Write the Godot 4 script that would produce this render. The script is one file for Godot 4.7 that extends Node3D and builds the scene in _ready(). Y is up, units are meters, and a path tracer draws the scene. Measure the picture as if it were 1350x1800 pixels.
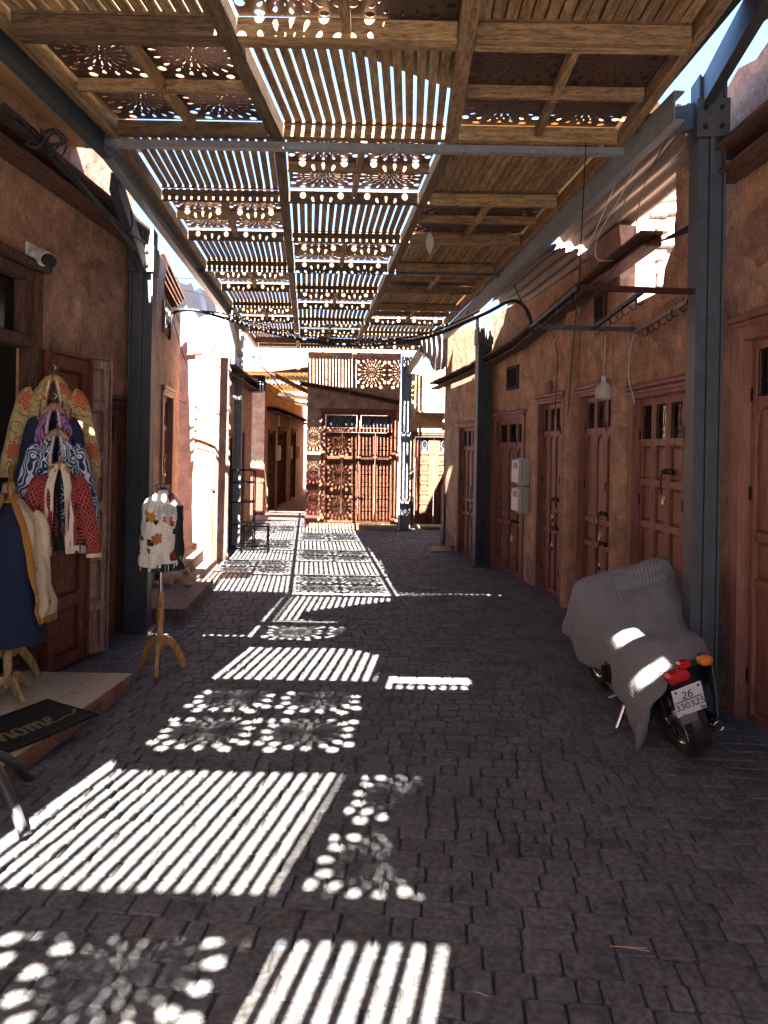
extends Node3D
# A covered lane of shops: slatted pergola, terracotta shop fronts, clothes on the left, a covered moped on the right.
var rng := RandomNumberGenerator.new()
var M := {}
var taken := {}

# ---------- naming and bookkeeping ----------
func numbered(n: String) -> String:
	var k: int = taken.get(n, 0)
	taken[n] = k + 1
	return n if k == 0 else "%s_%03d" % [n, k]

func thing(called: String, label: String, category: String, t := Transform3D(), group := "") -> Node3D:
	var o := Node3D.new()
	o.name = numbered(called)
	add_child(o)
	o.transform = t
	o.set_meta("label", label)
	o.set_meta("category", category)
	if group != "": o.set_meta("group", group)
	return o

func at(x: float, y: float, z: float, turn := 0.0) -> Transform3D:
	return Transform3D(Basis(Vector3.UP, turn), Vector3(x, y, z))

func mk() -> SurfaceTool:
	var st := SurfaceTool.new()
	st.begin(Mesh.PRIMITIVE_TRIANGLES)
	st.set_smooth_group(-1)
	return st

func fin(st: SurfaceTool) -> ArrayMesh:
	st.generate_normals()
	return st.commit()

func put(called: String, shape, mat: Material, parent: Node = self, t := Transform3D()) -> MeshInstance3D:
	var o := MeshInstance3D.new()
	o.mesh = fin(shape) if shape is SurfaceTool else shape
	o.material_override = mat
	if parent == self:
		o.name = numbered(called)
	else:
		var key := str(parent.get_instance_id()) + called
		var k: int = taken.get(key, 0)
		taken[key] = k + 1
		o.name = called if k == 0 else "%s_%03d" % [called, k]
	parent.add_child(o, true)
	o.transform = t
	return o

func tag(o: Node, label: String, category: String, group := "") -> void:
	o.set_meta("label", label)
	o.set_meta("category", category)
	if group != "": o.set_meta("group", group)

func struct(called: String, shape, mat: Material) -> MeshInstance3D:
	var o := put(called, shape, mat)
	o.set_meta("kind", "structure")
	return o

# ---------- shapes ----------
func quad(st: SurfaceTool, a: Vector3, b: Vector3, c: Vector3, d: Vector3, ua := Vector2(0, 1), ub := Vector2(1, 1), uc := Vector2(1, 0), ud := Vector2(0, 0)) -> void:
	# a b c d counter-clockwise seen from the front
	for e in [[a, ua], [c, uc], [b, ub], [a, ua], [d, ud], [c, uc]]:
		st.set_uv(e[1])
		st.add_vertex(e[0])

func tri(st: SurfaceTool, a: Vector3, b: Vector3, c: Vector3) -> void:
	for v in [a, c, b]:
		st.set_uv(Vector2(v.x, -v.y))
		st.add_vertex(v)

func box(st: SurfaceTool, lo: Vector3, hi: Vector3, t := Transform3D(), bev := 0.0) -> void:
	if bev > 0.0:
		return bevel_box(st, lo, hi, t, bev)
	var p := []
	for i in 8:
		p.append(t * Vector3(hi.x if i & 1 else lo.x, hi.y if i & 2 else lo.y, hi.z if i & 4 else lo.z))
	for f in [[4, 5, 7, 6], [1, 0, 2, 3], [5, 1, 3, 7], [0, 4, 6, 2], [6, 7, 3, 2], [0, 1, 5, 4]]:
		quad(st, p[f[0]], p[f[1]], p[f[2]], p[f[3]])

func bevel_box(st: SurfaceTool, lo: Vector3, hi: Vector3, t: Transform3D, b: float) -> void:
	var c := (lo + hi) / 2
	var h := (hi - lo) / 2
	b = minf(b, minf(h.x, minf(h.y, h.z)) * 0.9)
	var v := func(sx, sy, sz, ax):
		var q := Vector3(sx * (h.x - (0.0 if ax == 0 else b)), sy * (h.y - (0.0 if ax == 1 else b)), sz * (h.z - (0.0 if ax == 2 else b)))
		return t * (c + q)
	for s in [-1, 1]:
		var q1 = [v.call(s, -1, -1, 0), v.call(s, -1, 1, 0), v.call(s, 1, 1, 0), v.call(s, 1, -1, 0)]
		var q2 = [v.call(-1, s, -1, 1), v.call(1, s, -1, 1), v.call(1, s, 1, 1), v.call(-1, s, 1, 1)]
		var q3 = [v.call(-1, -1, s, 2), v.call(-1, 1, s, 2), v.call(1, 1, s, 2), v.call(1, -1, s, 2)]
		for q in [q1, q2, q3]:
			if s < 0: quad(st, q[0], q[1], q[2], q[3])
			else: quad(st, q[3], q[2], q[1], q[0])
	for sa in [-1, 1]:
		for sb in [-1, 1]:
			qz(st, v.call(sa, sb, -1, 0), v.call(sa, sb, 1, 0), v.call(sa, sb, 1, 1), v.call(sa, sb, -1, 1), c, t)
			qz(st, v.call(sa, -1, sb, 0), v.call(sa, 1, sb, 0), v.call(sa, 1, sb, 2), v.call(sa, -1, sb, 2), c, t)
			qz(st, v.call(-1, sa, sb, 1), v.call(1, sa, sb, 1), v.call(1, sa, sb, 2), v.call(-1, sa, sb, 2), c, t)
			for sc in [-1, 1]:
				var a = v.call(sa, sb, sc, 0)
				var d = v.call(sa, sb, sc, 1)
				var e = v.call(sa, sb, sc, 2)
				if (d - a).cross(e - a).dot(a - t * c) > 0: tri(st, a, d, e)
				else: tri(st, a, e, d)

func qz(st: SurfaceTool, a: Vector3, b: Vector3, c: Vector3, d: Vector3, mid: Vector3, t: Transform3D) -> void:
	if (b - a).cross(c - a).dot(a - t * mid) > 0: quad(st, a, b, c, d)
	else: quad(st, d, c, b, a)

func cbox(st: SurfaceTool, c: Vector3, s: Vector3, t := Transform3D(), bev := 0.0) -> void:
	box(st, c - s / 2, c + s / 2, t, bev)

func beam_t(a: Vector3, b: Vector3) -> Transform3D:
	# a frame at a whose -z runs to b
	var z := (a - b).normalized()
	var x := Vector3.UP.cross(z)
	x = Vector3.RIGHT if x.length() < 0.01 else x.normalized()
	return Transform3D(Basis(x, z.cross(x), z), a)

func bar(st: SurfaceTool, a: Vector3, b: Vector3, w: float, h: float, bev := 0.0) -> void:
	box(st, Vector3(-w / 2, -h / 2, -a.distance_to(b)), Vector3(w / 2, h / 2, 0), beam_t(a, b), bev)

func tube(st: SurfaceTool, pts: Array, r, n := 6, squash := 1.0) -> void:
	# r: a number or one per point
	var rings := []
	var side := Vector3.ZERO
	for i in pts.size():
		var d: Vector3 = (pts[mini(i + 1, pts.size() - 1)] - pts[maxi(i - 1, 0)]).normalized()
		if side == Vector3.ZERO:
			side = d.cross(Vector3.UP if absf(d.y) < 0.9 else Vector3.RIGHT).normalized()
		side = (side - d * side.dot(d)).normalized()
		var up := side.cross(d)
		var rr: float = r[i] if r is Array else r
		var ring := []
		for k in n:
			var a := TAU * k / n
			ring.append(pts[i] + (side * cos(a) + up * sin(a) * squash) * rr)
		rings.append(ring)
	st.set_smooth_group(0)
	for i in rings.size() - 1:
		for k in n:
			var j := (k + 1) % n
			quad(st, rings[i][k], rings[i][j], rings[i + 1][j], rings[i + 1][k], Vector2(float(k) / n, i), Vector2(float(k + 1) / n, i), Vector2(float(k + 1) / n, i + 1), Vector2(float(k) / n, i + 1))
	st.set_smooth_group(-1)
	for e in [0, rings.size() - 1]:
		for k in range(1, n - 1):
			if e == 0: tri(st, rings[e][0], rings[e][k + 1], rings[e][k])
			else: tri(st, rings[e][0], rings[e][k], rings[e][k + 1])

func rod(st: SurfaceTool, a: Vector3, b: Vector3, r: float, n := 8) -> void:
	tube(st, [a, b], r, n)

func lathe(st: SurfaceTool, prof: Array, t := Transform3D(), n := 16, sx := 1.0, sz := 1.0) -> void:
	st.set_smooth_group(0)
	for i in prof.size() - 1:
		for k in n:
			var a := TAU * k / n
			var b := TAU * (k + 1) / n
			var p: Vector2 = prof[i]
			var q: Vector2 = prof[i + 1]
			var f := func(r, y, w): return t * Vector3(r * cos(w) * sx, y, -r * sin(w) * sz)
			quad(st, f.call(p.x, p.y, a), f.call(p.x, p.y, b), f.call(q.x, q.y, b), f.call(q.x, q.y, a))
	st.set_smooth_group(-1)

func extrude(st: SurfaceTool, poly: Array, z0: float, z1: float, t := Transform3D()) -> void:
	# poly in the xy plane, solid between z0 (back) and z1 (front)
	var pv := PackedVector2Array(poly)
	if Geometry2D.is_polygon_clockwise(pv): pv.reverse()
	var ix := Geometry2D.triangulate_polygon(pv)
	for i in range(0, ix.size(), 3):
		var q := [pv[ix[i]], pv[ix[i + 1]], pv[ix[i + 2]]]
		if (q[1] - q[0]).cross(q[2] - q[0]) < 0: q.reverse()
		tri(st, t * Vector3(q[0].x, q[0].y, z1), t * Vector3(q[1].x, q[1].y, z1), t * Vector3(q[2].x, q[2].y, z1))
		tri(st, t * Vector3(q[0].x, q[0].y, z0), t * Vector3(q[2].x, q[2].y, z0), t * Vector3(q[1].x, q[1].y, z0))
	for i in pv.size():
		var a := pv[i]
		var b := pv[(i + 1) % pv.size()]
		quad(st, t * Vector3(a.x, a.y, z0), t * Vector3(b.x, b.y, z0), t * Vector3(b.x, b.y, z1), t * Vector3(a.x, a.y, z1))

func grid(st: SurfaceTool, nu: int, nv: int, f: Callable, us := 1.0, vs := 1.0, closed := false) -> void:
	# f(u, v) -> point, u and v in 0..1
	var p := []
	for j in nv + 1:
		var row := []
		for i in nu + 1: row.append(f.call(float(i % nu if closed else i) / nu, float(j) / nv))
		p.append(row)
	st.set_smooth_group(0)
	for j in nv:
		for i in nu:
			var u0 := float(i) / nu * us
			var u1 := float(i + 1) / nu * us
			var v0 := float(j) / nv * vs
			var v1 := float(j + 1) / nv * vs
			quad(st, p[j][i], p[j][i + 1], p[j + 1][i + 1], p[j + 1][i], Vector2(u0, v0), Vector2(u1, v0), Vector2(u1, v1), Vector2(u0, v1))
	st.set_smooth_group(-1)

func cat4(a, b, c, d, t: float):
	return 0.5 * ((2.0 * b) + (c - a) * t + (2.0 * a - 5.0 * b + 4.0 * c - d) * t * t + (3.0 * b - a - 3.0 * c + d) * t * t * t)

func spline(pts: Array, t: float):
	var n := pts.size() - 1
	var k := clampi(int(t * n), 0, n - 1)
	return cat4(pts[maxi(k - 1, 0)], pts[k], pts[k + 1], pts[mini(k + 2, n)], t * n - k)

func curve(pts: Array, n: int) -> Array:
	var o := []
	for i in n + 1: o.append(spline(pts, float(i) / n))
	return o

func sag(a: Vector3, b: Vector3, s: float, n := 14) -> Array:
	var o := []
	for i in n + 1:
		var t := float(i) / n
		o.append(a.lerp(b, t) + Vector3.DOWN * s * 4 * t * (1 - t))
	return o

func wall_frame(ax: float, az: float, bx: float, bz: float, s := 0.0, y := 0.0, out := 0.0) -> Transform3D:
	# x runs from a to b, z comes out of the wall towards who faces it with a on the left
	var x := Vector3(bx - ax, 0, bz - az).normalized()
	var z := x.cross(Vector3.UP)
	return Transform3D(Basis(x, Vector3.UP, z), Vector3(ax, 0, az) + x * s + Vector3.UP * y + z * out)

func noise(seed_: int, freq: float, oct := 4) -> FastNoiseLite:
	var n := FastNoiseLite.new()
	n.seed = seed_
	n.frequency = freq
	n.fractal_octaves = oct
	n.noise_type = FastNoiseLite.TYPE_SIMPLEX_SMOOTH
	return n

# ---------- materials ----------
func tex(w: int, h: int, f: Callable) -> ImageTexture:
	var im := Image.create(w, h, false, Image.FORMAT_RGB8)
	for y in h:
		for x in w:
			im.set_pixel(x, y, f.call(float(x) / w, float(y) / h))
	return ImageTexture.create_from_image(im)

func tn(n: FastNoiseLite, u: float, v: float, su := 1.0, sv := 1.0) -> float:
	# seamless in u and v: the last fifth blends into what lies before the start
	var p := TAU * su * 1.2
	var q := TAU * sv * 1.2
	var x := u * p
	var y := v * q
	var a := maxf(u - 0.8, 0.0) * 5.0
	var b := maxf(v - 0.8, 0.0) * 5.0
	var r := n.get_noise_2d(x, y)
	if a > 0.0: r = (r * (1.0 - a) + n.get_noise_2d(x - p, y) * a) / sqrt(a * a + (1.0 - a) * (1.0 - a))
	if b > 0.0:
		var r2 := n.get_noise_2d(x, y - q)
		if a > 0.0: r2 = (r2 * (1.0 - a) + n.get_noise_2d(x - p, y - q) * a) / sqrt(a * a + (1.0 - a) * (1.0 - a))
		r = (r * (1.0 - b) + r2 * b) / sqrt(b * b + (1.0 - b) * (1.0 - b))
	return r

func lin(r: float, g: float, b: float) -> Color:
	return Color(r, g, b).linear_to_srgb()

func mat(c: Color, rough := 0.85, metal := 0.0, t: Texture2D = null, scale := Vector3.ONE, bump: Texture2D = null, cm := 0.3, world := true) -> StandardMaterial3D:
	var m := StandardMaterial3D.new()
	m.albedo_color = c
	m.roughness = rough
	m.metallic = metal
	m.metallic_specular = 0.35
	m.cull_mode = BaseMaterial3D.CULL_DISABLED
	if t: m.albedo_texture = t
	if bump:
		m.heightmap_enabled = true
		m.heightmap_texture = bump
		m.heightmap_scale = cm
	if (t or bump) and world:
		m.uv1_triplanar = true
		m.uv1_world_triplanar = true
		m.uv1_triplanar_sharpness = 4.0
	m.uv1_scale = scale
	return m

func over(m: StandardMaterial3D, t: Texture2D, s: float) -> void:
	# a second, larger pattern multiplied over the first
	m.detail_enabled = true
	m.detail_blend_mode = BaseMaterial3D.BLEND_MODE_MUL
	m.detail_uv_layer = BaseMaterial3D.DETAIL_UV_2
	m.detail_albedo = t
	m.uv2_triplanar = true
	m.uv2_world_triplanar = true
	m.uv2_scale = Vector3.ONE * s

func ramp(a: Color, b: Color, t: float) -> Color:
	return a.lerp(b, clampf(t, 0, 1))

func grey(v: float) -> Color:
	return Color(v, v, v)

func materials() -> void:
	var n1 := noise(3, 0.5, 5)
	var n2 := noise(8, 1.4, 4)
	var n3 := noise(15, 0.35, 3)
	var n4 := noise(22, 2.5, 3)
	# plaster: blotches, fine grit, faint runs down the wall, pale scuffs; multiplied with the wall's colour
	var plaster := tex(512, 512, func(u, v):
		var a = tn(n1, u, v, 1.6, 1.6) * 0.26 + tn(n2, u, v, 9.0, 1.2) * 0.20 + tn(n4, u, v, 10, 10) * 0.16
		var d = 0.80 + a * 0.42
		var s = smoothstep(0.34, 0.5, tn(n2, v, u, 3.0, 3.0)) * 0.12
		var p = smoothstep(0.12, 0.16, tn(n3, u, v, 2.6, 2.6) + tn(n4, u, v, 4, 4) * 0.06) * 0.07 - smoothstep(0.2, 0.24, tn(n3, v, u, 2.2, 2.2)) * 0.06
		d += p
		return Color(d + s, d * 0.985 + s * 1.1, d * 0.96 + s * 1.2))
	var pb := tex(512, 512, func(u, v):
		return grey(0.5 + tn(n1, u, v, 3, 3) * 0.5 + tn(n4, v, u, 9, 9) * 0.22))
	var wood := tex(512, 512, func(u, v):
		# even in both directions: each use stretches it along its own grain
		var g = tn(n1, u, v, 5.0, 5.0) * 0.30 + tn(n4, u, v, 8.0, 8.0) * 0.26
		var k = smoothstep(0.42, 0.60, tn(n2, v, u, 3.2, 3.2))
		var d = 0.84 + g + tn(n3, v, u, 2.0, 2.0) * 0.25 - k * 0.35
		return Color(d, d * (1.0 - k * 0.12), d * (0.97 - k * 0.2)))
	var wood_soft := tex(512, 512, func(u, v):
		var d = 0.90 + tn(n1, u, v, 5.0, 5.0) * 0.12 + tn(n4, u, v, 8.0, 8.0) * 0.10 + tn(n3, v, u, 1.5, 1.5) * 0.16
		return Color(d, d, d * 0.98))
	var pav := tex(512, 512, func(u, v):
		var d = 0.80 + tn(n1, u, v, 3.0, 3.0) * 0.22 + tn(n4, u, v, 9, 9) * 0.16
		var w = smoothstep(0.50, 0.62, tn(n4, v, u, 14, 14)) * 0.45
		return Color(d + w, d + w * 0.97, d + w * 0.92))
	var grit := tex(512, 512, func(u, v):
		return grey(0.5 + tn(n4, u, v, 13, 13) * 0.6 + tn(n2, v, u, 5, 5) * 0.25))
	var rust := tex(256, 256, func(u, v):
		var a = tn(n2, u, v, 2, 2)
		var d = 0.75 + tn(n4, u, v, 6, 6) * 0.4
		return ramp(Color(d, d, d), Color(d * 1.25, d * 0.85, d * 0.6), smoothstep(0.0, 0.4, a)))
	var paint := tex(256, 256, func(u, v):
		var d = 0.88 + tn(n1, u, v, 2, 2) * 0.10 + tn(n4, u, v, 7, 7) * 0.08
		var k = smoothstep(0.46, 0.56, tn(n2, v, u, 2.2, 2.2) + tn(n4, u, v, 6, 6) * 0.1)
		return ramp(Color(d, d, d), Color(0.85, 0.52, 0.38), k))
	var S := Vector3(0.55, 0.55, 0.55)
	M.terra = mat(lin(0.56, 0.33, 0.225), 0.92, 0, plaster, S, pb, 0.5)
	M.terra_dark = mat(lin(0.43, 0.24, 0.175), 0.92, 0, plaster, S * 1.1, pb, 0.5)
	M.ochre = mat(lin(0.60, 0.37, 0.245), 0.92, 0, plaster, S * 0.9, pb, 0.5)
	var stain := tex(512, 512, func(u, v):
		# large marks: washed runs, patched areas with a firm edge, hairline cracks, scuffs
		var d = 1.0 + tn(n3, u, v, 3.0, 3.0) * 0.13
		var p = tn(n1, u, v, 4.0, 4.0)
		d += smoothstep(0.22, 0.235, p) * 0.06 - smoothstep(-0.235, -0.25, p) * 0.06
		d -= smoothstep(0.28, 0.5, tn(n2, u, v, 7.0, 1.0)) * 0.10
		var c = absf(tn(n1, v, u, 3.0, 3.0) + tn(n4, u, v, 5, 5) * 0.12)
		if c < 0.006: d *= 0.72
		return Color(d, d * (1.0 + 0.03 * p), d * (1.0 + 0.05 * p)))
	for k in [M.terra, M.terra_dark, M.ochre]: over(k, stain, 0.24)
	M.alley = mat(lin(0.60, 0.44, 0.33), 0.92, 0, plaster, S * 0.9, pb, 0.5)
	M.cement = mat(lin(0.34, 0.27, 0.225), 0.95, 0, plaster, S * 1.6, pb, 0.5)
	M.pink = mat(lin(0.50, 0.29, 0.24), 0.9, 0, plaster, S * 0.8, pb, 0.8)
	M.cream = mat(lin(0.50, 0.38, 0.23), 0.9, 0, plaster, S * 0.8, pb, 0.8)
	M.rubble = mat(lin(0.42, 0.35, 0.29), 0.95, 0, plaster, S * 3.0, pb, 3.0)
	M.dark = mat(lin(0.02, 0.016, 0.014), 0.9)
	# woods: names give the axis the grain follows
	for e in [["z", Vector3(4.5, 4.5, 0.55)], ["x", Vector3(0.55, 4.5, 4.5)], ["y", Vector3(4.5, 0.55, 4.5)]]:
		var sc: Vector3 = e[1]
		for k in 4:
			var c: Color = [lin(0.335, 0.195, 0.10), lin(0.265, 0.155, 0.085), lin(0.385, 0.24, 0.13), lin(0.295, 0.18, 0.105)][k]
			M["pine_%s%d" % [e[0], k]] = mat(c, 0.75, 0, wood, sc * (1.0 + k * 0.13), wood, 0.12)
		M["old_" + e[0]] = mat(lin(0.13, 0.062, 0.045), 0.82, 0, wood, sc, wood, 0.3)
		M["door_" + e[0]] = mat(lin(0.275, 0.118, 0.088), 0.55, 0, wood_soft, sc * 0.8, wood, 0.06)
		M["rafter_" + e[0]] = mat(lin(0.13, 0.08, 0.05), 0.78, 0, wood, sc, wood, 0.2)
	M.door_far = mat(lin(0.155, 0.055, 0.031), 0.5, 0, wood, Vector3(3.5, 0.5, 3.5), wood, 0.1)
	M.door_red = mat(lin(0.21, 0.065, 0.04), 0.5, 0, wood, Vector3(3.5, 0.5, 3.5), wood, 0.1)
	M.door_pale = mat(lin(0.42, 0.27, 0.215), 0.6, 0, wood, Vector3(3.5, 0.5, 3.5), wood, 0.1)
	M.door_beige = mat(lin(0.16, 0.105, 0.065), 0.7, 0, wood, Vector3(3.5, 0.5, 3.5), wood, 0.1)
	M.turned = mat(lin(0.50, 0.27, 0.075), 0.35, 0, wood, Vector3(4, 1, 4), null, 0.1)
	M.turned_pale = mat(lin(0.50, 0.34, 0.16), 0.4, 0, wood, Vector3(4, 1, 4), null, 0.1)
	for k in 5:
		var c: Color = [lin(0.195, 0.195, 0.198), lin(0.168, 0.169, 0.176), lin(0.215, 0.210, 0.208), lin(0.185, 0.178, 0.174), lin(0.205, 0.207, 0.214)][k]
		M["paver%d" % k] = mat(c, 0.8, 0, pav, Vector3.ONE * (1.9 + 0.2 * k), grit, 0.5)
	var dirt := tex(512, 512, func(u, v):
		var p = tn(n1, u, v, 4.0, 4.0)
		var d = 1.02 + tn(n3, v, u, 3.0, 3.0) * 0.25 + p * 0.10
		d -= smoothstep(0.30, 0.34, tn(n2, u, v, 3.0, 3.0)) * 0.15
		return Color(d * (1.0 + 0.05 * p), d, d * (1.0 - 0.05 * p)))
	for k in 5: over(M["paver%d" % k], dirt, 0.33)
	M.sand = mat(lin(0.14, 0.13, 0.12), 0.95, 0, pav, Vector3.ONE * 3, grit, 0.6)
	M.kerb = mat(lin(0.26, 0.19, 0.16), 0.85, 0, pav, Vector3.ONE * 1.2, grit, 0.9)
	M.earth = mat(lin(0.42, 0.40, 0.37), 0.95, 0, pav, Vector3.ONE, grit, 0.8)
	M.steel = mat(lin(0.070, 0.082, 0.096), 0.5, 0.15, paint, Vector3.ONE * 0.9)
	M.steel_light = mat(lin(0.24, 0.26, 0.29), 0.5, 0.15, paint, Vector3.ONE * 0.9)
	M.steel_dark = mat(lin(0.075, 0.075, 0.075), 0.5, 0.2, paint, Vector3.ONE * 0.9)
	M.fret = mat(lin(0.17, 0.125, 0.115), 0.40, 0.5, rust, Vector3.ONE * 0.9)
	M.zinc = mat(lin(0.34, 0.31, 0.28), 0.55, 0.35, rust, Vector3.ONE * 1.1)
	M.zinc_orange = mat(lin(0.60, 0.47, 0.30), 0.6, 0.0, rust, Vector3.ONE * 1.1)
	M.zinc_orange.backlight_enabled = true
	M.zinc_orange.backlight = Color(0.5, 0.42, 0.3)
	M.iron = mat(lin(0.03, 0.03, 0.032), 0.5, 0.6, rust, Vector3.ONE * 3)
	M.iron_red = mat(lin(0.07, 0.025, 0.02), 0.6, 0.3, rust, Vector3.ONE * 3)
	M.pipe = mat(lin(0.06, 0.062, 0.065), 0.5)
	M.pipe_grey = mat(lin(0.22, 0.24, 0.25), 0.5)
	M.cable = mat(lin(0.015, 0.015, 0.016), 0.5)
	M.cable_pale = mat(lin(0.4, 0.38, 0.35), 0.6)
	M.brass = mat(lin(0.62, 0.42, 0.16), 0.3, 0.9)
	M.chrome = mat(lin(0.6, 0.6, 0.62), 0.15, 1.0)
	M.white_plastic = mat(lin(0.55, 0.54, 0.5), 0.45)
	M.white_plastic2 = mat(lin(0.42, 0.42, 0.41), 0.5)
	M.black_plastic = mat(lin(0.018, 0.018, 0.02), 0.35)
	M.rubber = mat(lin(0.022, 0.022, 0.023), 0.75)
	M.glass_dark = mat(lin(0.012, 0.012, 0.013), 0.12)
	M.cloth_cream = mat(lin(0.52, 0.45, 0.36), 0.9)
	M.band = mat(lin(0.55, 0.48, 0.40), 0.9)
	M.navy = mat(lin(0.013, 0.019, 0.045), 0.85)
	M.gold = mat(lin(0.40, 0.22, 0.05), 0.6)
	var sheet := StandardMaterial3D.new()
	sheet.albedo_color = lin(0.5, 0.48, 0.43)
	sheet.roughness = 0.7
	sheet.cull_mode = BaseMaterial3D.CULL_DISABLED
	sheet.backlight_enabled = true
	sheet.backlight = Color(0.75, 0.72, 0.66)
	M.sheet = sheet
	M.worn_black = mat(lin(0.06, 0.062, 0.07), 0.45, 0.3, paint, Vector3.ONE * 6)
	M.tarp = mat(lin(0.05, 0.045, 0.04), 0.8)
	M.veneer = mat(lin(0.42, 0.26, 0.13), 0.8)

# ---------- the scene ----------
func _ready() -> void:
	rng.seed = 7
	var cam := Camera3D.new()
	cam.name = "camera"
	add_child(cam)
	cam.position = Vector3(0, 1.7, 0)
	cam.rotation.z = deg_to_rad(1.0)
	cam.projection = Camera3D.PROJECTION_FRUSTUM
	cam.keep_aspect = Camera3D.KEEP_HEIGHT
	cam.near = 0.05
	cam.far = 400.0
	cam.size = 0.05 * 1800.0 / 1250.0
	cam.frustum_offset = Vector2(0, -0.05 * 110.0 / 1250.0)
	cam.current = true
	var sm := ProceduralSkyMaterial.new()
	sm.sky_top_color = Color(0.40, 0.59, 0.86)
	sm.sky_horizon_color = Color(0.54, 0.70, 0.91)
	sm.sky_curve = 0.18
	sm.ground_bottom_color = Color(0.45, 0.36, 0.30)
	sm.ground_horizon_color = Color(0.62, 0.56, 0.50)
	sm.sky_energy_multiplier = 0.30
	sm.ground_energy_multiplier = 0.15
	var sky := Sky.new()
	sky.sky_material = sm
	var env := Environment.new()
	env.background_mode = Environment.BG_SKY
	env.sky = sky
	env.tonemap_mode = Environment.TONE_MAPPER_LINEAR
	env.tonemap_exposure = 56.0
	env.ssao_enabled = true
	env.ssil_enabled = true
	env.sdfgi_enabled = true
	var we := WorldEnvironment.new()
	we.name = "world_environment"
	we.environment = env
	add_child(we)
	var sun := DirectionalLight3D.new()
	sun.name = "sun"
	add_child(sun)
	sun.light_color = Color(1.0, 0.975, 0.935)
	sun.light_energy = 0.78
	sun.light_angular_distance = 0.45
	sun.shadow_enabled = true
	sun.rotation = Vector3(deg_to_rad(-49.5), deg_to_rad(5.0), 0)
	materials()
	fabrics()
	ground()
	left_buildings()
	middle_buildings()
	right_building()
	surroundings()
	pergola()
	left_goods()
	moped()
	cat_on_step()
	street_things()
	cables()

# ---------- pergola ----------
const YR := 3.82      # underside of the rafters beyond the joint
const JD := 4.94      # depth of the joint between the two roof sections

func roof_y(d: float) -> float:
	return YR if d > JD else YR - 0.054 * (JD - maxf(d, 2.6))

func rail_x(k: int, d: float) -> float:
	# 0 left edge, 1 and 2 the middle beams, 3 right edge
	var at_joint = [-1.90, -0.77, 0.43, 1.60][k]
	if d > JD: return at_joint - [0.083, 0.107, 0.107, 0.083][k] * (d - JD)
	return at_joint - 0.037 * (JD - d)

func rp(k: float, d: float, up := 0.0) -> Vector3:
	var i := clampi(int(k), 0, 2)
	return Vector3(lerpf(rail_x(i, d), rail_x(i + 1, d), k - i), roof_y(d) + up, -d)

var slat_meshes := []
var fret_mesh: ArrayMesh

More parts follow.
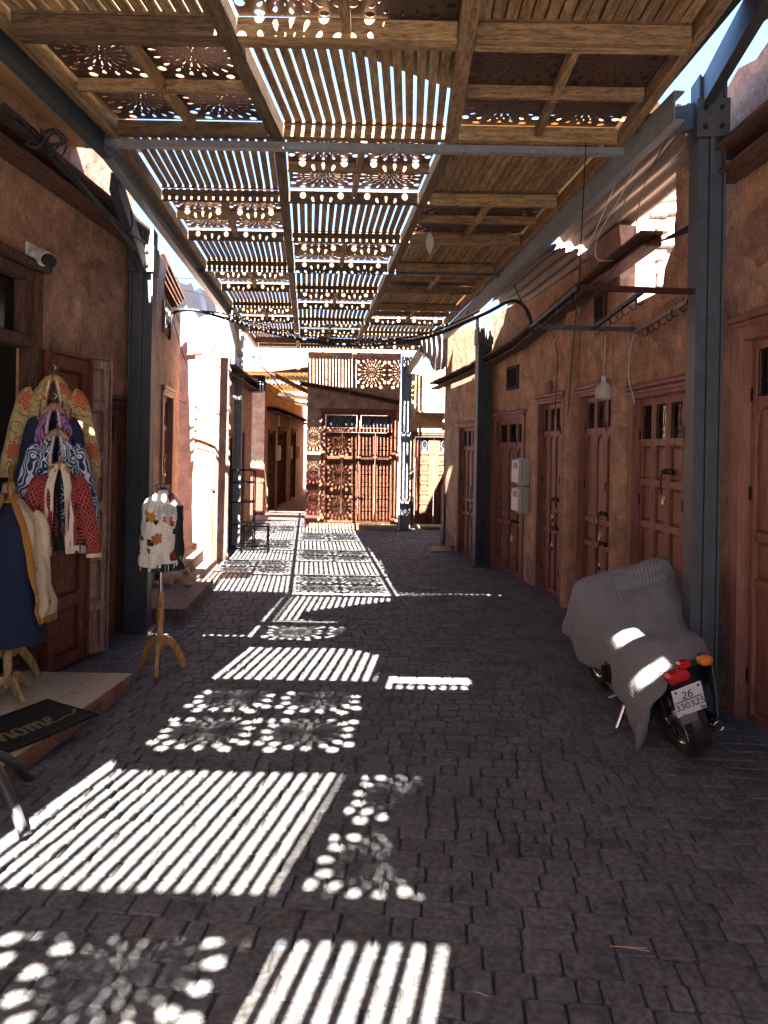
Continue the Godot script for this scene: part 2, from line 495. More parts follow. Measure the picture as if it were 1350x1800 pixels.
func fret_cell(coarse: bool) -> ArrayMesh:
	# one unit square of sheet metal with a cut rosette; every hole lies in a cell of its own
	var st := mk()
	var N := 12
	var th := 0.006
	var cell := func(outer: Array, inner: Array):
		for i in outer.size():
			var j := (i + 1) % outer.size()
			for y in [0.0, th]:
				quad(st, Vector3(outer[i].x, y, outer[i].y), Vector3(outer[j].x, y, outer[j].y), Vector3(inner[j].x, y, inner[j].y), Vector3(inner[i].x, y, inner[i].y))
			quad(st, Vector3(inner[i].x, 0, inner[i].y), Vector3(inner[j].x, 0, inner[j].y), Vector3(inner[j].x, th, inner[j].y), Vector3(inner[i].x, th, inner[i].y))
	# the square's edge seen from the middle
	var edge := func(a: float) -> Vector2:
		var d := Vector2(cos(a), sin(a))
		return d * (0.5 / maxf(absf(d.x), absf(d.y)))
	var rings := [[0.035, 0.09, 8, 0.22], [0.09, 0.16, 10, 0.16], [0.16, 0.25, 14, 0.13], [0.25, 0.345, 16, 0.13], [0.345, 0.465, 15, 0.56]] if coarse else [[0.035, 0.085, 8, 0.30], [0.085, 0.15, 14, 0.30], [0.15, 0.29, 18, 0.30], [0.29, 0.35, 24, 0.22], [0.35, 0.465, 18, 0.42]]
	for q in rings:
		var n: int = q[2]
		for k in n:
			var a0: float = TAU * k / n
			var a1: float = TAU * (k + 1) / n
			var outer := []
			var inner := []
			var am := (a0 + a1) / 2
			var rm: float = (q[0] + q[1]) / 2
			for i in N:
				# walk round the cell: N/4 points to a side
				var s := i * 4 / N
				var f: float = (i % (N / 4)) / (N / 4.0)
				var r: float = [q[0], lerpf(q[0], q[1], f), q[1], lerpf(q[1], q[0], f)][s]
				var a: float = [lerpf(a0, a1, f), a1, lerpf(a1, a0, f), a0][s]
				outer.append(Vector2(cos(a), sin(a)) * r)
				var ph := TAU * (i + 0.5) / N - TAU * 0.375
				# a petal: longer outward, pointed towards the middle
				var hr: float = (q[1] - q[0]) * 0.42
				var ht: float = rm * (a1 - a0) * 0.5 * q[3]
				var c0 := cos(ph - PI / 2 + PI * 0.5)
				var rr := rm + hr * sin(ph)
				var tt := ht * c0 * (0.72 + 0.38 * sin(ph))
				inner.append(Vector2(cos(am), sin(am)) * rr + Vector2(-sin(am), cos(am)) * tt)
			# start both loops at the same corner
			cell.call(outer, inner)
	# the middle, solid
	for k in 20:
		var a := TAU * k / 20
		var b := TAU * (k + 1) / 20
		for y in [0.0, th]:
			tri(st, Vector3(0, y, 0), Vector3(cos(a), 0, sin(a)) * 0.035 + Vector3.UP * y, Vector3(cos(b), 0, sin(b)) * 0.035 + Vector3.UP * y)
	# from the outer circle to the square's edge: corner cells with big and small holes
	var n2 := 16
	for k in n2:
		var a0 := TAU * k / n2
		var a1 := TAU * (k + 1) / n2
		var am := (a0 + a1) / 2
		var span: float = edge.call(am).length() - 0.465
		var outer := []
		var inner := []
		for i in N:
			var s := i * 4 / N
			var f: float = (i % (N / 4)) / (N / 4.0)
			var p0 := Vector2(cos(a0), sin(a0)) * 0.465
			var p1 := Vector2(cos(a1), sin(a1)) * 0.465
			var e0: Vector2 = edge.call(a0)
			var e1: Vector2 = edge.call(a1)
			outer.append([p0.lerp(p1, f), p1.lerp(e1, f), e1.lerp(e0, f), e0.lerp(p0, f)][s])
			var ph := TAU * (i + 0.5) / N - TAU * 0.375
			var hr := maxf(minf(span * 0.36, 0.05), 0.004) if span > 0.10 else 0.004
			var ht := minf(0.05, 0.465 * (a1 - a0) * 0.30) if span > 0.10 else 0.004
			inner.append(Vector2(cos(am), sin(am)) * (0.465 + span * 0.5 + hr * sin(ph)) + Vector2(-sin(am), cos(am)) * ht * cos(ph))
		cell.call(outer, inner)
	return fin(st)

func slat_panel(root: Node3D, a: Vector3, b: Vector3, c: Vector3, d: Vector3, n: int, gap := 0.40, joined := false, skew := 0.0) -> void:
	# a b: the near ends, d c: the far ends, left and right
	var fr := mk()
	bar(fr, a.lerp(b, 0.0) + Vector3(0, -0.012, -0.02), b + Vector3(0, -0.012, -0.02), 0.03, 0.02)
	var p := put("slatted_panel", fr, M.rafter_x, root)
	var ba := mk()
	bar(ba, d + Vector3(0, -0.012, 0.02), c + Vector3(0, -0.012, 0.02), 0.03, 0.02)
	put("batten", ba, M.rafter_x, p)
	var st := mk()
	var tone := rng.randi_range(0, 3)
	for i in n:
		var t := (i + 0.5) / n
		var q0 := a.lerp(b, t + rng.randf_range(-0.03, 0.03) / n)
		var q1 := d.lerp(c, t + rng.randf_range(-0.03, 0.03) / n)
		var w := a.distance_to(b) / n * (1.0 - gap)
		if joined:
			bar(st, q0, q1, w, 0.02)
			continue
		var L := q0.distance_to(q1)
		var x := beam_t(q0, q1)
		x.basis = x.basis * Basis.from_scale(Vector3(w, 0.021, L))
		put("slat", slat_meshes[i % slat_meshes.size()], M["pine_z%d" % ((tone + (rng.randi_range(0, 3) if rng.randf() < 0.6 else 0)) % 4)], p, x)
	if joined: put("slat", st, M.pine_z0, p)

func fret_panel(root: Node3D, a: Vector3, b: Vector3, c: Vector3, d: Vector3, nu := 2, nv := 2, bars := true) -> void:
	var pt := func(u: float, v: float) -> Vector3: return a.lerp(b, u).lerp(d.lerp(c, u), v)
	if bars:
		for i in range(1, nv):
			var st := mk()
			bar(st, pt.call(0.0, float(i) / nv) + Vector3(0, -0.045, 0), pt.call(1.0, float(i) / nv) + Vector3(0, -0.045, 0), 0.035, 0.075, 0.004)
			put("crossbar", st, M["pine_x%d" % rng.randi_range(0, 3)], root)
		for i in range(1, nu):
			for j in nv:
				var st := mk()
				bar(st, pt.call(float(i) / nu, float(j) / nv + 0.03) + Vector3(0, -0.05, 0), pt.call(float(i) / nu, (j + 1.0) / nv - 0.03) + Vector3(0, -0.05, 0), 0.045, 0.07, 0.004)
				put("crossbar", st, M["pine_z%d" % rng.randi_range(0, 3)], root)
	for i in nu:
		for j in nv:
			var o: Vector3 = pt.call((i + 0.5) / nu, (j + 0.5) / nv)
			var x: Vector3 = (pt.call((i + 1.0) / nu, (j + 0.5) / nv) - pt.call(float(i) / nu, (j + 0.5) / nv)) * 0.99
			var z: Vector3 = (pt.call((i + 0.5) / nu, float(j) / nv) - pt.call((i + 0.5) / nu, (j + 1.0) / nv)) * 0.99
			put("fretwork_sheet", fret_mesh, M.fret, root, Transform3D(Basis(x, Vector3.UP, z), o))

func h_post(root: Node3D, x: float, z: float, turn: float, top: float, plate := true, m: Material = null, w := 0.10) -> void:
	# two channels back to back: flanges, web
	var t := at(x, 0, z, turn)
	var st := mk()
	box(st, Vector3(-w, 0, -w), Vector3(-w + 0.014, top, w), t)
	box(st, Vector3(w - 0.014, 0, -w), Vector3(w, top, w), t)
	box(st, Vector3(-w + 0.014, 0, -0.035), Vector3(w - 0.014, top, -0.025), t)
	box(st, Vector3(-w + 0.014, 0, 0.05), Vector3(w - 0.014, top, 0.06), t)
	box(st, Vector3(-0.012, 0, w - 0.02), Vector3(0.012, top, w + 0.006), t)
	var p := put("post", st, m if m else M.steel, root)
	if plate:
		var s2 := mk()
		cbox(s2, Vector3(0, top - 0.28, 0.0), Vector3(2 * w + 0.03, 0.24, 2 * w + 0.03), t)
		put("collar", s2, M.steel_dark, p)
		var s3 := mk()
		for sx in [-0.05, 0.05]:
			for sy in [-0.34, -0.22]:
				rod(s3, t * Vector3(sx, top + sy, w + 0.012), t * Vector3(sx, top + sy, w + 0.03), 0.014, 6)
		put("bolt", s3, M.iron, p)
	var s4 := mk()
	cbox(s4, Vector3(0, 0.012, 0), Vector3(0.30, 0.024, 0.30), t)
	put("base_plate", s4, M.steel_dark, p)

func pergola() -> void:
	for k in 4:
		var st := mk()
		bevel_box(st, Vector3(-0.5, -0.5, -1), Vector3(0.5, 0.5, 0), Transform3D(), 0.04)
		slat_meshes.append(fin(st))
	fret_mesh = fret_cell(false)
	var root := thing("pergola", "long slatted timber pergola with cut metal rosette panels on grey steel posts", "pergola")
	var E := 15.15
	# rafters along the lane
	for k in 4:
		var st := mk()
		var up := Vector3.UP * 0.055
		bar(st, rp(k, JD + 0.02) + up, rp(k, E) + up, 0.075 if k % 3 else 0.06, 0.11, 0.006)
		put("rafter", st, M.rafter_z if k in [1, 2] else M.pine_z1, root)
		st = mk()
		bar(st, rp(k, 2.9 if k % 3 else -1.5) + up, rp(k, JD - 0.02) + up, 0.085 if k % 3 else 0.06, 0.11, 0.006)
		put("rafter", st, M.rafter_z if k == 1 else M.pine_z3, root)
	# the steel cross beam at the joint, the far ends, and the steel edge beams
	var sb := mk()
	bar(sb, Vector3(-2.12, YR - 0.03, -JD), Vector3(1.66, YR - 0.03, -JD), 0.05, 0.05)
	put("cross_beam", sb, M.steel_light, root)
	for d in [8.5, 11.95]:
		var s5 := mk()
		bar(s5, rp(0, d, -0.015) + Vector3(-0.1, 0, 0), rp(3, d, -0.015) + Vector3(0.1, 0, 0), 0.04, 0.03)
		put("cross_beam", s5, M.steel, root)
	var edges := [
		[Vector3(-2.12, 3.74, 1.5), Vector3(-1.97, 3.76, -4.9), M.steel], [Vector3(-1.97, 3.76, -4.9), Vector3(-2.64, 3.76, -13.2), M.steel_light],
		[Vector3(1.50, 3.80, -2.3), Vector3(2.0, 4.02, -4.55), M.steel_dark], [Vector3(1.68, 3.76, -4.2), Vector3(1.20, 3.75, -10.4), M.steel_light], [Vector3(1.20, 3.75, -10.4), Vector3(0.80, 3.74, -15.2), M.steel_light]]
	for e in edges:
		var s6 := mk()
		bar(s6, e[0], e[1], 0.012, 0.18)
		bar(s6, e[0] + Vector3.UP * 0.085 + Vector3.RIGHT * 0.03, e[1] + Vector3.UP * 0.085 + Vector3.RIGHT * 0.03, 0.06, 0.012)
		bar(s6, e[0] + Vector3.DOWN * 0.085 + Vector3.RIGHT * 0.03, e[1] + Vector3.DOWN * 0.085 + Vector3.RIGHT * 0.03, 0.06, 0.012)
		put("edge_beam", s6, e[2], root)
	# posts and their knees
	h_post(root, -2.22, -6.49, 0.12, 3.66)
	h_post(root, 2.06, -4.6, -0.10, 4.12, true, null, 0.086)
	h_post(root, 1.44, -10.46, 0.12, 3.66)
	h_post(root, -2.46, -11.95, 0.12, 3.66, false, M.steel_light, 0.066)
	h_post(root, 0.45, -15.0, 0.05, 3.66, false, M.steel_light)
	for e in [[Vector3(-2.22, 3.30, -6.49), Vector3(-2.06, 3.68, -5.35), M.steel], [Vector3(2.03, 3.90, -4.60), Vector3(1.64, 3.84, -4.72), M.steel_dark], [Vector3(1.44, 3.70, -10.46), Vector3(1.2, 3.78, -10.4), M.steel], [Vector3(-2.44, 3.25, -11.95), Vector3(-2.36, 3.70, -10.8), M.steel], [Vector3(0.45, 3.3, -15.0), Vector3(0.72, 3.70, -14.2), M.steel_light]]:
		var s7 := mk()
		bar(s7, e[0], e[1], 0.07, 0.16)
		put("brace", s7, e[2], root)
	# rows of panels, near row first; chequered
	var rows := [4.94, 6.17, 7.34, 8.50, 9.70, 10.88, 12.08, 13.28, 14.45, 15.15]
	var h := 0.12
	for i in rows.size() - 1:
		for c in 3:
			var a := rp(c, rows[i] + 0.04, h) + Vector3(0.045, 0, 0)
			var b := rp(c + 1, rows[i] + 0.04, h) - Vector3(0.045, 0, 0)
			var cc := rp(c + 1, rows[i + 1] - 0.04, h) - Vector3(0.045, 0, 0)
			var d := rp(c, rows[i + 1] - 0.04, h) + Vector3(0.045, 0, 0)
			var slatted := (i + c) % 2 == 0
			if i == 7 or i == 8: slatted = not slatted
			if i == 8 and c == 0: slatted = true
			if slatted: slat_panel(root, a, b, cc, d, 16 if c < 2 else 17, 0.30 if c < 2 else (0.10 if i < 2 else 0.22))
			else: fret_panel(root, a, b, cc, d, 2, 2 if i < 8 else 1)
			var st := mk()
			var z := rows[i + 1] as float
			bar(st, rp(c, z, 0.055) + Vector3(0.04, 0, 0), rp(c + 1, z, 0.055) - Vector3(0.04, 0, 0), 0.05, 0.10, 0.004)
			put("crossbar", st, M["pine_x%d" % ((i + c) % 4)] if c == 2 else M.rafter_x, root)
	# the near section
	var near_rows := [[3.64, 4.90], [2.95, 3.60]]
	for i in 2:
		for c in 3:
			var d0: float = near_rows[i][0] + 0.03
			var d1: float = near_rows[i][1] - 0.02
			var e := Vector3(0.05, 0, 0)
			var a := rp(c, d0, h) + e
			var b := rp(c + 1, d0, h) - e
			var cc := rp(c + 1, d1, h) - e
			var d := rp(c, d1, h) + e
			if (i + c) % 2 == 1: slat_panel(root, a, b, cc, d, [15, 16, 16][c], [0.25, 0.29, 0.16][c])
			elif i == 0: fret_panel(root, a, b, cc, d)
			else: fret_panel(root, a, b, cc, d, 2, 1)
			for z in [d0 - 0.03, d1]:
				if z > 4.8 and c != 9: z = 4.88
				var st := mk()
				bar(st, rp(c, z, 0.055) + Vector3(0.045, 0, 0), rp(c + 1, z, 0.055) - Vector3(0.045, 0, 0), 0.05, 0.10, 0.004)
				put("crossbar", st, M["pine_x%d" % ((i + c) % 4)] if c > 0 else M.rafter_x, root)
	# overhead and behind the viewer, where the sheets are cut more coarsely
	fret_mesh = fret_cell(true)
	var v := func(x: float, d: float) -> Vector3: return Vector3(x, 3.86, -d)
	slat_panel(root, v.call(-1.01, 1.86), v.call(0.25, 1.86), v.call(0.36, 2.88), v.call(-0.85, 2.88), 16, 0.38, true)
	fret_panel(root, v.call(-1.06, 0.66), v.call(0.15, 0.68), v.call(0.19, 1.82), v.call(-0.96, 1.82), 2, 2, true)
	slat_panel(root, v.call(-1.35, -0.62), v.call(-0.11, -0.62), v.call(0.14, 0.52), v.call(-1.11, 0.50), 17, 0.40, true)
	fret_panel(root, v.call(-1.78, -1.98), v.call(-0.36, -1.98), v.call(-0.12, -0.68), v.call(-1.50, -0.68), 2, 2, true)
	fret_panel(root, v.call(-0.04, -0.64), v.call(1.16, -0.64), v.call(1.30, 0.5), v.call(0.20, 0.5), 2, 2, true)
	slat_panel(root, v.call(-0.28, -1.9), v.call(0.60, -1.9), v.call(0.86, -0.75), v.call(-0.01, -0.72), 11, 0.40, true)
	slat_panel(root, v.call(0.32, 1.58), v.call(0.94, 1.58), v.call(0.98, 1.88), v.call(0.36, 1.88), 8, 0.42, true)
	for e in [[0.30, 1.73, 1.0, 1.735], [-1.40, -0.64, 1.25, -0.68], [-1.12, 0.605, 1.4, 0.605], [-1.02, 1.84, 0.30, 1.84], [-0.9, 2.92, 0.42, 2.92], [-0.35, -1.95, -0.07, -0.66], [-0.08, -0.64, 0.18, 0.56], [-1.10, 0.60, -1.0, 1.84], [-1.05, 1.86, -0.89, 2.9], [0.17, 0.64, 0.215, 1.84], [0.285, 1.86, 0.395, 2.9]]:
		var st := mk()
		bar(st, v.call(e[0], e[1]) - Vector3(0, 0.06, 0), v.call(e[2], e[3]) - Vector3(0, 0.06, 0), 0.18 if absf(e[1] - e[3]) < 0.1 and e[1] != 1.73 else 0.085, 0.10)
		put("crossbar", st, M.rafter_x, root)
	# what lies on the roof
	roof_cover("dark tarpaulin over the right side of the pergola above the viewer", "tarpaulin", [[0.42, -2.8], [1.8, -2.8], [1.8, 2.95], [1.75, 4.9], [0.50, 4.88], [0.36, 2.9], [0.27, 1.88], [0.96, 1.88], [0.96, 1.58], [0.24, 1.58], [0.17, 0.72], [0.22, 0.55], [0.55, 0.5], [0.52, 0.2], [0.34, -0.1], [0.40, -0.64], [0.64, -0.72], [0.42, -1.6]], 4.02, M.tarp)
	roof_cover("boards over the left side of the pergola above the viewer", "boarding", [[-2.5, -2.8], [-1.94, -2.8], [-1.78, -1.98], [-1.50, -0.66], [-1.36, -0.62], [-1.11, 0.5], [-1.06, 0.66], [-0.96, 1.82], [-1.01, 1.86], [-0.85, 2.88], [-0.86, 2.95], [-1.92, 2.96], [-1.86, 4.94], [-1.92, 5.6], [-2.5, 5.5], [-2.5, 4.0]], 4.0, M.veneer)
	roof_cover("boards across the pergola behind the viewer", "boarding", [[-1.94, -2.8], [0.42, -2.8], [0.42, -1.9], [-0.36, -1.98], [-1.78, -1.98]], 3.99, M.veneer)
	roof_cover("raised corrugated awning over the gap above the right-hand wall", "awning", [[1.75, -2.6], [3.3, -2.6], [3.3, 4.3], [1.78, 4.3], [1.78, 0.70], [1.99, 0.66], [2.01, 0.55], [1.76, 0.48], [1.77, 0.16], [1.97, 0.14], [1.99, 0.03], [1.76, 0.0]], 5.2, M.zinc)
	roof_cover("brown plywood sheets lying over the right side of the far pergola", "plywood sheet", [[0.50, 5.0], [1.75, 4.98], [1.62, 6.2], [1.40, 8.5], [1.2, 11.7], [-0.24, 11.8], [-0.2, 11.0], [0.1, 8.4], [0.28, 7.4], [0.36, 6.2]], 4.03, M.veneer)
	roof_cover("planks laid across the far end of the pergola", "plank cover", [[-2.9, 13.85], [0.9, 13.85], [0.8, 14.45], [-2.95, 14.45]], 4.0, M.veneer)
	roof_cover("ragged tarpaulin folded over the middle of the near pergola", "tarpaulin", [[-0.35, 2.86], [0.42, 2.35], [0.46, 4.2], [0.40, 4.55], [-0.52, 3.95], [-0.50, 3.62], [0.0, 3.5], [-0.1, 3.0]], 4.01, M.tarp)
	roof_cover("milky plastic sheeting lying over the left side of the pergola", "plastic sheeting", [[-2.0, 2.96], [-0.88, 2.96], [-0.80, 4.9], [-1.95, 4.92]], 4.05, M.sheet)

func roof_cover(label: String, cat: String, poly: Array, y: float, m: Material) -> void:
	var pts := []
	for p in poly: pts.append(Vector2(p[0], p[1]))
	var st := mk()
	extrude(st, pts, 0.0, 0.012, Transform3D(Basis(Vector3.RIGHT, Vector3.FORWARD, Vector3.UP), Vector3(0, y, 0)))
	tag(put(cat.replace(" ", "_"), st, m), label, cat)

# ---------- ground ----------
func lane(s: float) -> Vector3:
	# the lane's middle line: s metres from the viewer; x, direction angle
	var x := 0.0
	var a := 0.0
	if s < 5.0:
		a = lerpf(0.15, 0.02, clampf(s / 5.0, -0.5, 1.0))
		x = -0.15 + 0.15 * s - 0.013 * s * s
	else:
		x = -0.15 + 0.75 - 0.325 + (s - 5.0) * 0.02 - 0.0105 * minf(s - 5.0, 7.0) * minf(s - 5.0, 7.0) - maxf(s - 12.0, 0.0) * 0.147
		a = 0.02 - 0.021 * minf(s - 5.0, 7.0)
	return Vector3(x, 0, a)

func block(st: SurfaceTool, p: Array, top: float, r: float, tilt: Vector2) -> void:
	# p: four corners on the ground, counter-clockwise from near left; a worn paving block with rounded corners and shoulders
	var c: Vector3 = (p[0] + p[1] + p[2] + p[3]) / 4
	var low := []
	var mid := []
	var up := []
	for i in 4:
		var q: Vector3 = p[i]
		var e1: Vector3 = (p[(i + 3) % 4] - q).normalized()
		var e2: Vector3 = (p[(i + 1) % 4] - q).normalized()
		for w in [q + e1 * r, q + (e1 + e2) * r * 0.3, q + e2 * r]:
			var d: Vector3 = c - w
			low.append(w + Vector3.DOWN * 0.02)
			mid.append(w + d.normalized() * 0.003 + Vector3.UP * (top - 0.007))
			up.append(w + d.normalized() * 0.008 + Vector3.UP * (top + tilt.x * (w.x - c.x) + tilt.y * (w.z - c.z)))
	var n := low.size()
	for i in n:
		var j := (i + 1) % n
		quad(st, low[i], low[j], mid[j], mid[i])
		quad(st, mid[i], mid[j], up[j], up[i])
	for i in range(1, n - 1): tri(st, up[0], up[i], up[i + 1])

func ground() -> void:
	var st := mk()
	quad(st, Vector3(-120, -0.035, 120), Vector3(120, -0.035, 120), Vector3(120, -0.035, -160), Vector3(-120, -0.035, -160))
	struct("ground", st, M.earth)
	st = mk()
	# the bed that shows in the joints
	grid(st, 14, 30, func(u, v):
		var x = lerpf(-4.4, 3.4, u)
		var z = lerpf(3.0, -17.6, v)
		return Vector3(x, -0.006 + 0.004 * sin(x * 3.0 + z), z))
	struct("sand_bed", st, M.sand)
	var root := Node3D.new()
	root.name = "pavement"
	add_child(root)
	root.set_meta("kind", "structure")
	# rows of blocks across the lane
	var list := []
	var wob := noise(41, 0.35, 2)
	var s := 1.2
	var row := 0
	while s < 17.4:
		var depth: float = rng.randf_range(0.100, 0.112)
		if row % 13 == 5: depth = 0.085
		var m0 := lane(s)
		var m1 := lane(s + depth)
		var t := -4.2 + rng.randf() * 0.2
		while t < 4.0:
			var w: float = [0.13, 0.135, 0.19, 0.185, 0.13, 0.075][rng.randi_range(0, 5)] if row % 13 != 5 else [0.07, 0.12, 0.07, 0.13][rng.randi_range(0, 3)]
			var g := rng.randf_range(0.0012, 0.0026)
			var f := func(m: Vector3, ss: float, tt: float) -> Vector3:
				var sw := wob.get_noise_2d(tt * 1.2, ss) * 0.025
				return Vector3(m.x + tt * cos(m.z), 0, -ss + tt * sin(m.z) - sw)
			var p := [f.call(m0, s + g, t + g), f.call(m0, s + g, t + w - g), f.call(m1, s + depth - g, t + w - g), f.call(m1, s + depth - g, t + g)]
			var c: Vector3 = (p[0] + p[2]) / 2
			t += w
			if c.x < -0.158 * (c.z + 4.0) - 4.2 or c.x > 2.5 or (c.z < -13.0 and c.x > 1.5): continue
			if c.z < -15.15 and c.x > -1.6: continue
			if c.x < (-2.55 if c.z > -7 else -2.6 + (c.z + 7) * 0.14): continue
			list.append([p, w, c])
		s += depth
		row += 1
	# the blocks that show largest are pieces of their own
	var show := []
	for i in list.size():
		var c: Vector3 = list[i][2]
		var d := -c.z
		var px := 675 + c.x * 1250 / maxf(d, 0.1)
		var py := 790 + 2125 / maxf(d, 0.1)
		var area := 0.0
		if px > -40 and px < 1390 and py < 1850: area = list[i][1] / (d * d * d)
		show.append([area, i])
	show.sort_custom(func(a, b): return a[0] > b[0])
	var own := {}
	for i in 300: own[show[i][1]] = true
	var rest := []
	for k in 5: rest.append(mk())
	for i in list.size():
		var e = list[i]
		var top := 0.007 + rng.randf_range(-0.003, 0.003)
		var tilt := Vector2(rng.randf_range(-0.014, 0.014), rng.randf_range(-0.014, 0.014))
		var k := rng.randi_range(0, 4)
		var r := rng.randf_range(0.008, 0.016)
		if own.has(i):
			var one := mk()
			var q := []
			for w in e[0]: q.append(w - e[2])
			block(one, q, top, r, tilt)
			put("paving_block", one, M["paver%d" % k], root, Transform3D(Basis(), e[2]))
		else:
			block(rest[k], e[0], top, r, tilt)
	for k in 5:
		var o := put("distant_paving_blocks", rest[k], M["paver%d" % k], root)
		o.set_meta("kind", "stuff")
	# the alley beyond is a plain cement floor
	st = mk()
	grid(st, 8, 16, func(u, v):
		var z = lerpf(-16.6, -34.0, v)
		return Vector3(lerpf(-3.6 - 0.0 * v, -1.5 - 0.2 * v, u), -0.002 + 0.012 * sin(u * PI), z))
	struct("alley_floor", st, M.kerb)

# ---------- building pieces ----------
func wall_box(st: SurfaceTool, L: float, H: float, th: float, t: Transform3D, holes := [], x0 := 0.0) -> void:
	# holes: [x0, x1, y0, y1] sorted by x, one above another not allowed
	var x := x0
	for o in holes:
		if o[0] > x: box(st, Vector3(x, 0, -th), Vector3(o[0], H, 0), t)
		if o[2] > 0.0: box(st, Vector3(o[0], 0, -th), Vector3(o[1], o[2], 0), t)
		if o[3] < H: box(st, Vector3(o[0], o[3], -th), Vector3(o[1], H, 0), t)
		x = o[1]
	if x < L: box(st, Vector3(x, 0, -th), Vector3(L, H, 0), t)

func grille_shape(w: float, h: float, z: float, t: Transform3D) -> SurfaceTool:
	var st := mk()
	var r := 0.0035
	var P := func(x: float, y: float) -> Vector3: return t * Vector3(x, y, z)
	var i := 0.012
	for e in [[-w / 2 + i, i, w / 2 - i, i], [w / 2 - i, i, w / 2 - i, h - i], [w / 2 - i, h - i, -w / 2 + i, h - i], [-w / 2 + i, h - i, -w / 2 + i, i]]:
		rod(st, P.call(e[0], e[1]), P.call(e[2], e[3]), r, 4)
	var ov := []
	for k in 17:
		var a := TAU * k / 16
		ov.append(P.call(cos(a) * w * 0.27, h * 0.60 + sin(a) * h * 0.32))
	tube(st, ov, r, 4)
	for s in [-1, 1]:
		var pts := []
		for k in 13:
			var f := k / 12.0
			var a: float = PI / 2 + s * f * TAU * 1.2
			pts.append(P.call(s * w * 0.13 + cos(a) * w * 0.13 * (1 - f * 0.7), h * 0.2 + sin(a) * w * 0.16 * (1 - f * 0.7)))
		tube(st, pts, r, 4)
	rod(st, P.call(0, i), P.call(0, h * 0.3), r, 4)
	return st

func arch_fill(st: SurfaceTool, x0: float, x1: float, y0: float, y1: float, z0: float, z1: float, t: Transform3D, n := 8) -> void:
	# what stands above a pointed round arch that springs at y0 between x0 and x1, up to y1
	var m := (x0 + x1) / 2
	var w := (x1 - x0) / 2
	var hgt := (y1 - y0) * 0.86
	for s in [-1, 1]:
		var poly := [Vector2(m + s * w, y0), Vector2(m + s * w, y1), Vector2(m, y1)]
		for i in n: poly.append(Vector2(m + s * w * sin(PI / 2 * (i + 0.0) / n), y0 + hgt * pow(cos(PI / 2 * i / n), 0.85)))
		extrude(st, poly, z0, z1, t)

func arch_panel(st: SurfaceTool, w: float, h: float, z: float, t: Transform3D) -> void:
	var poly := [Vector2(-w / 2, 0), Vector2(w / 2, 0)]
	var sp := h - w * 0.62
	for i in 11:
		var a := PI * i / 10
		poly.append(Vector2(w / 2 * cos(a), sp + w * 0.58 * pow(sin(a), 0.85)))
	extrude(st, poly, z - 0.012, z, t)

func raised(st: SurfaceTool, x0: float, x1: float, y0: float, y1: float, z: float, t: Transform3D, b := 0.02) -> void:
	# a fielded panel: sloping borders up to a flat field
	var a := [Vector3(x0, y0, z), Vector3(x1, y0, z), Vector3(x1, y1, z), Vector3(x0, y1, z)]
	var c := [Vector3(x0 + b, y0 + b, z + 0.012), Vector3(x1 - b, y0 + b, z + 0.012), Vector3(x1 - b, y1 - b, z + 0.012), Vector3(x0 + b, y1 - b, z + 0.012)]
	for i in 4:
		var j := (i + 1) % 4
		quad(st, t * a[i], t * a[j], t * c[j], t * c[i])
	quad(st, t * c[0], t * c[1], t * c[2], t * c[3])

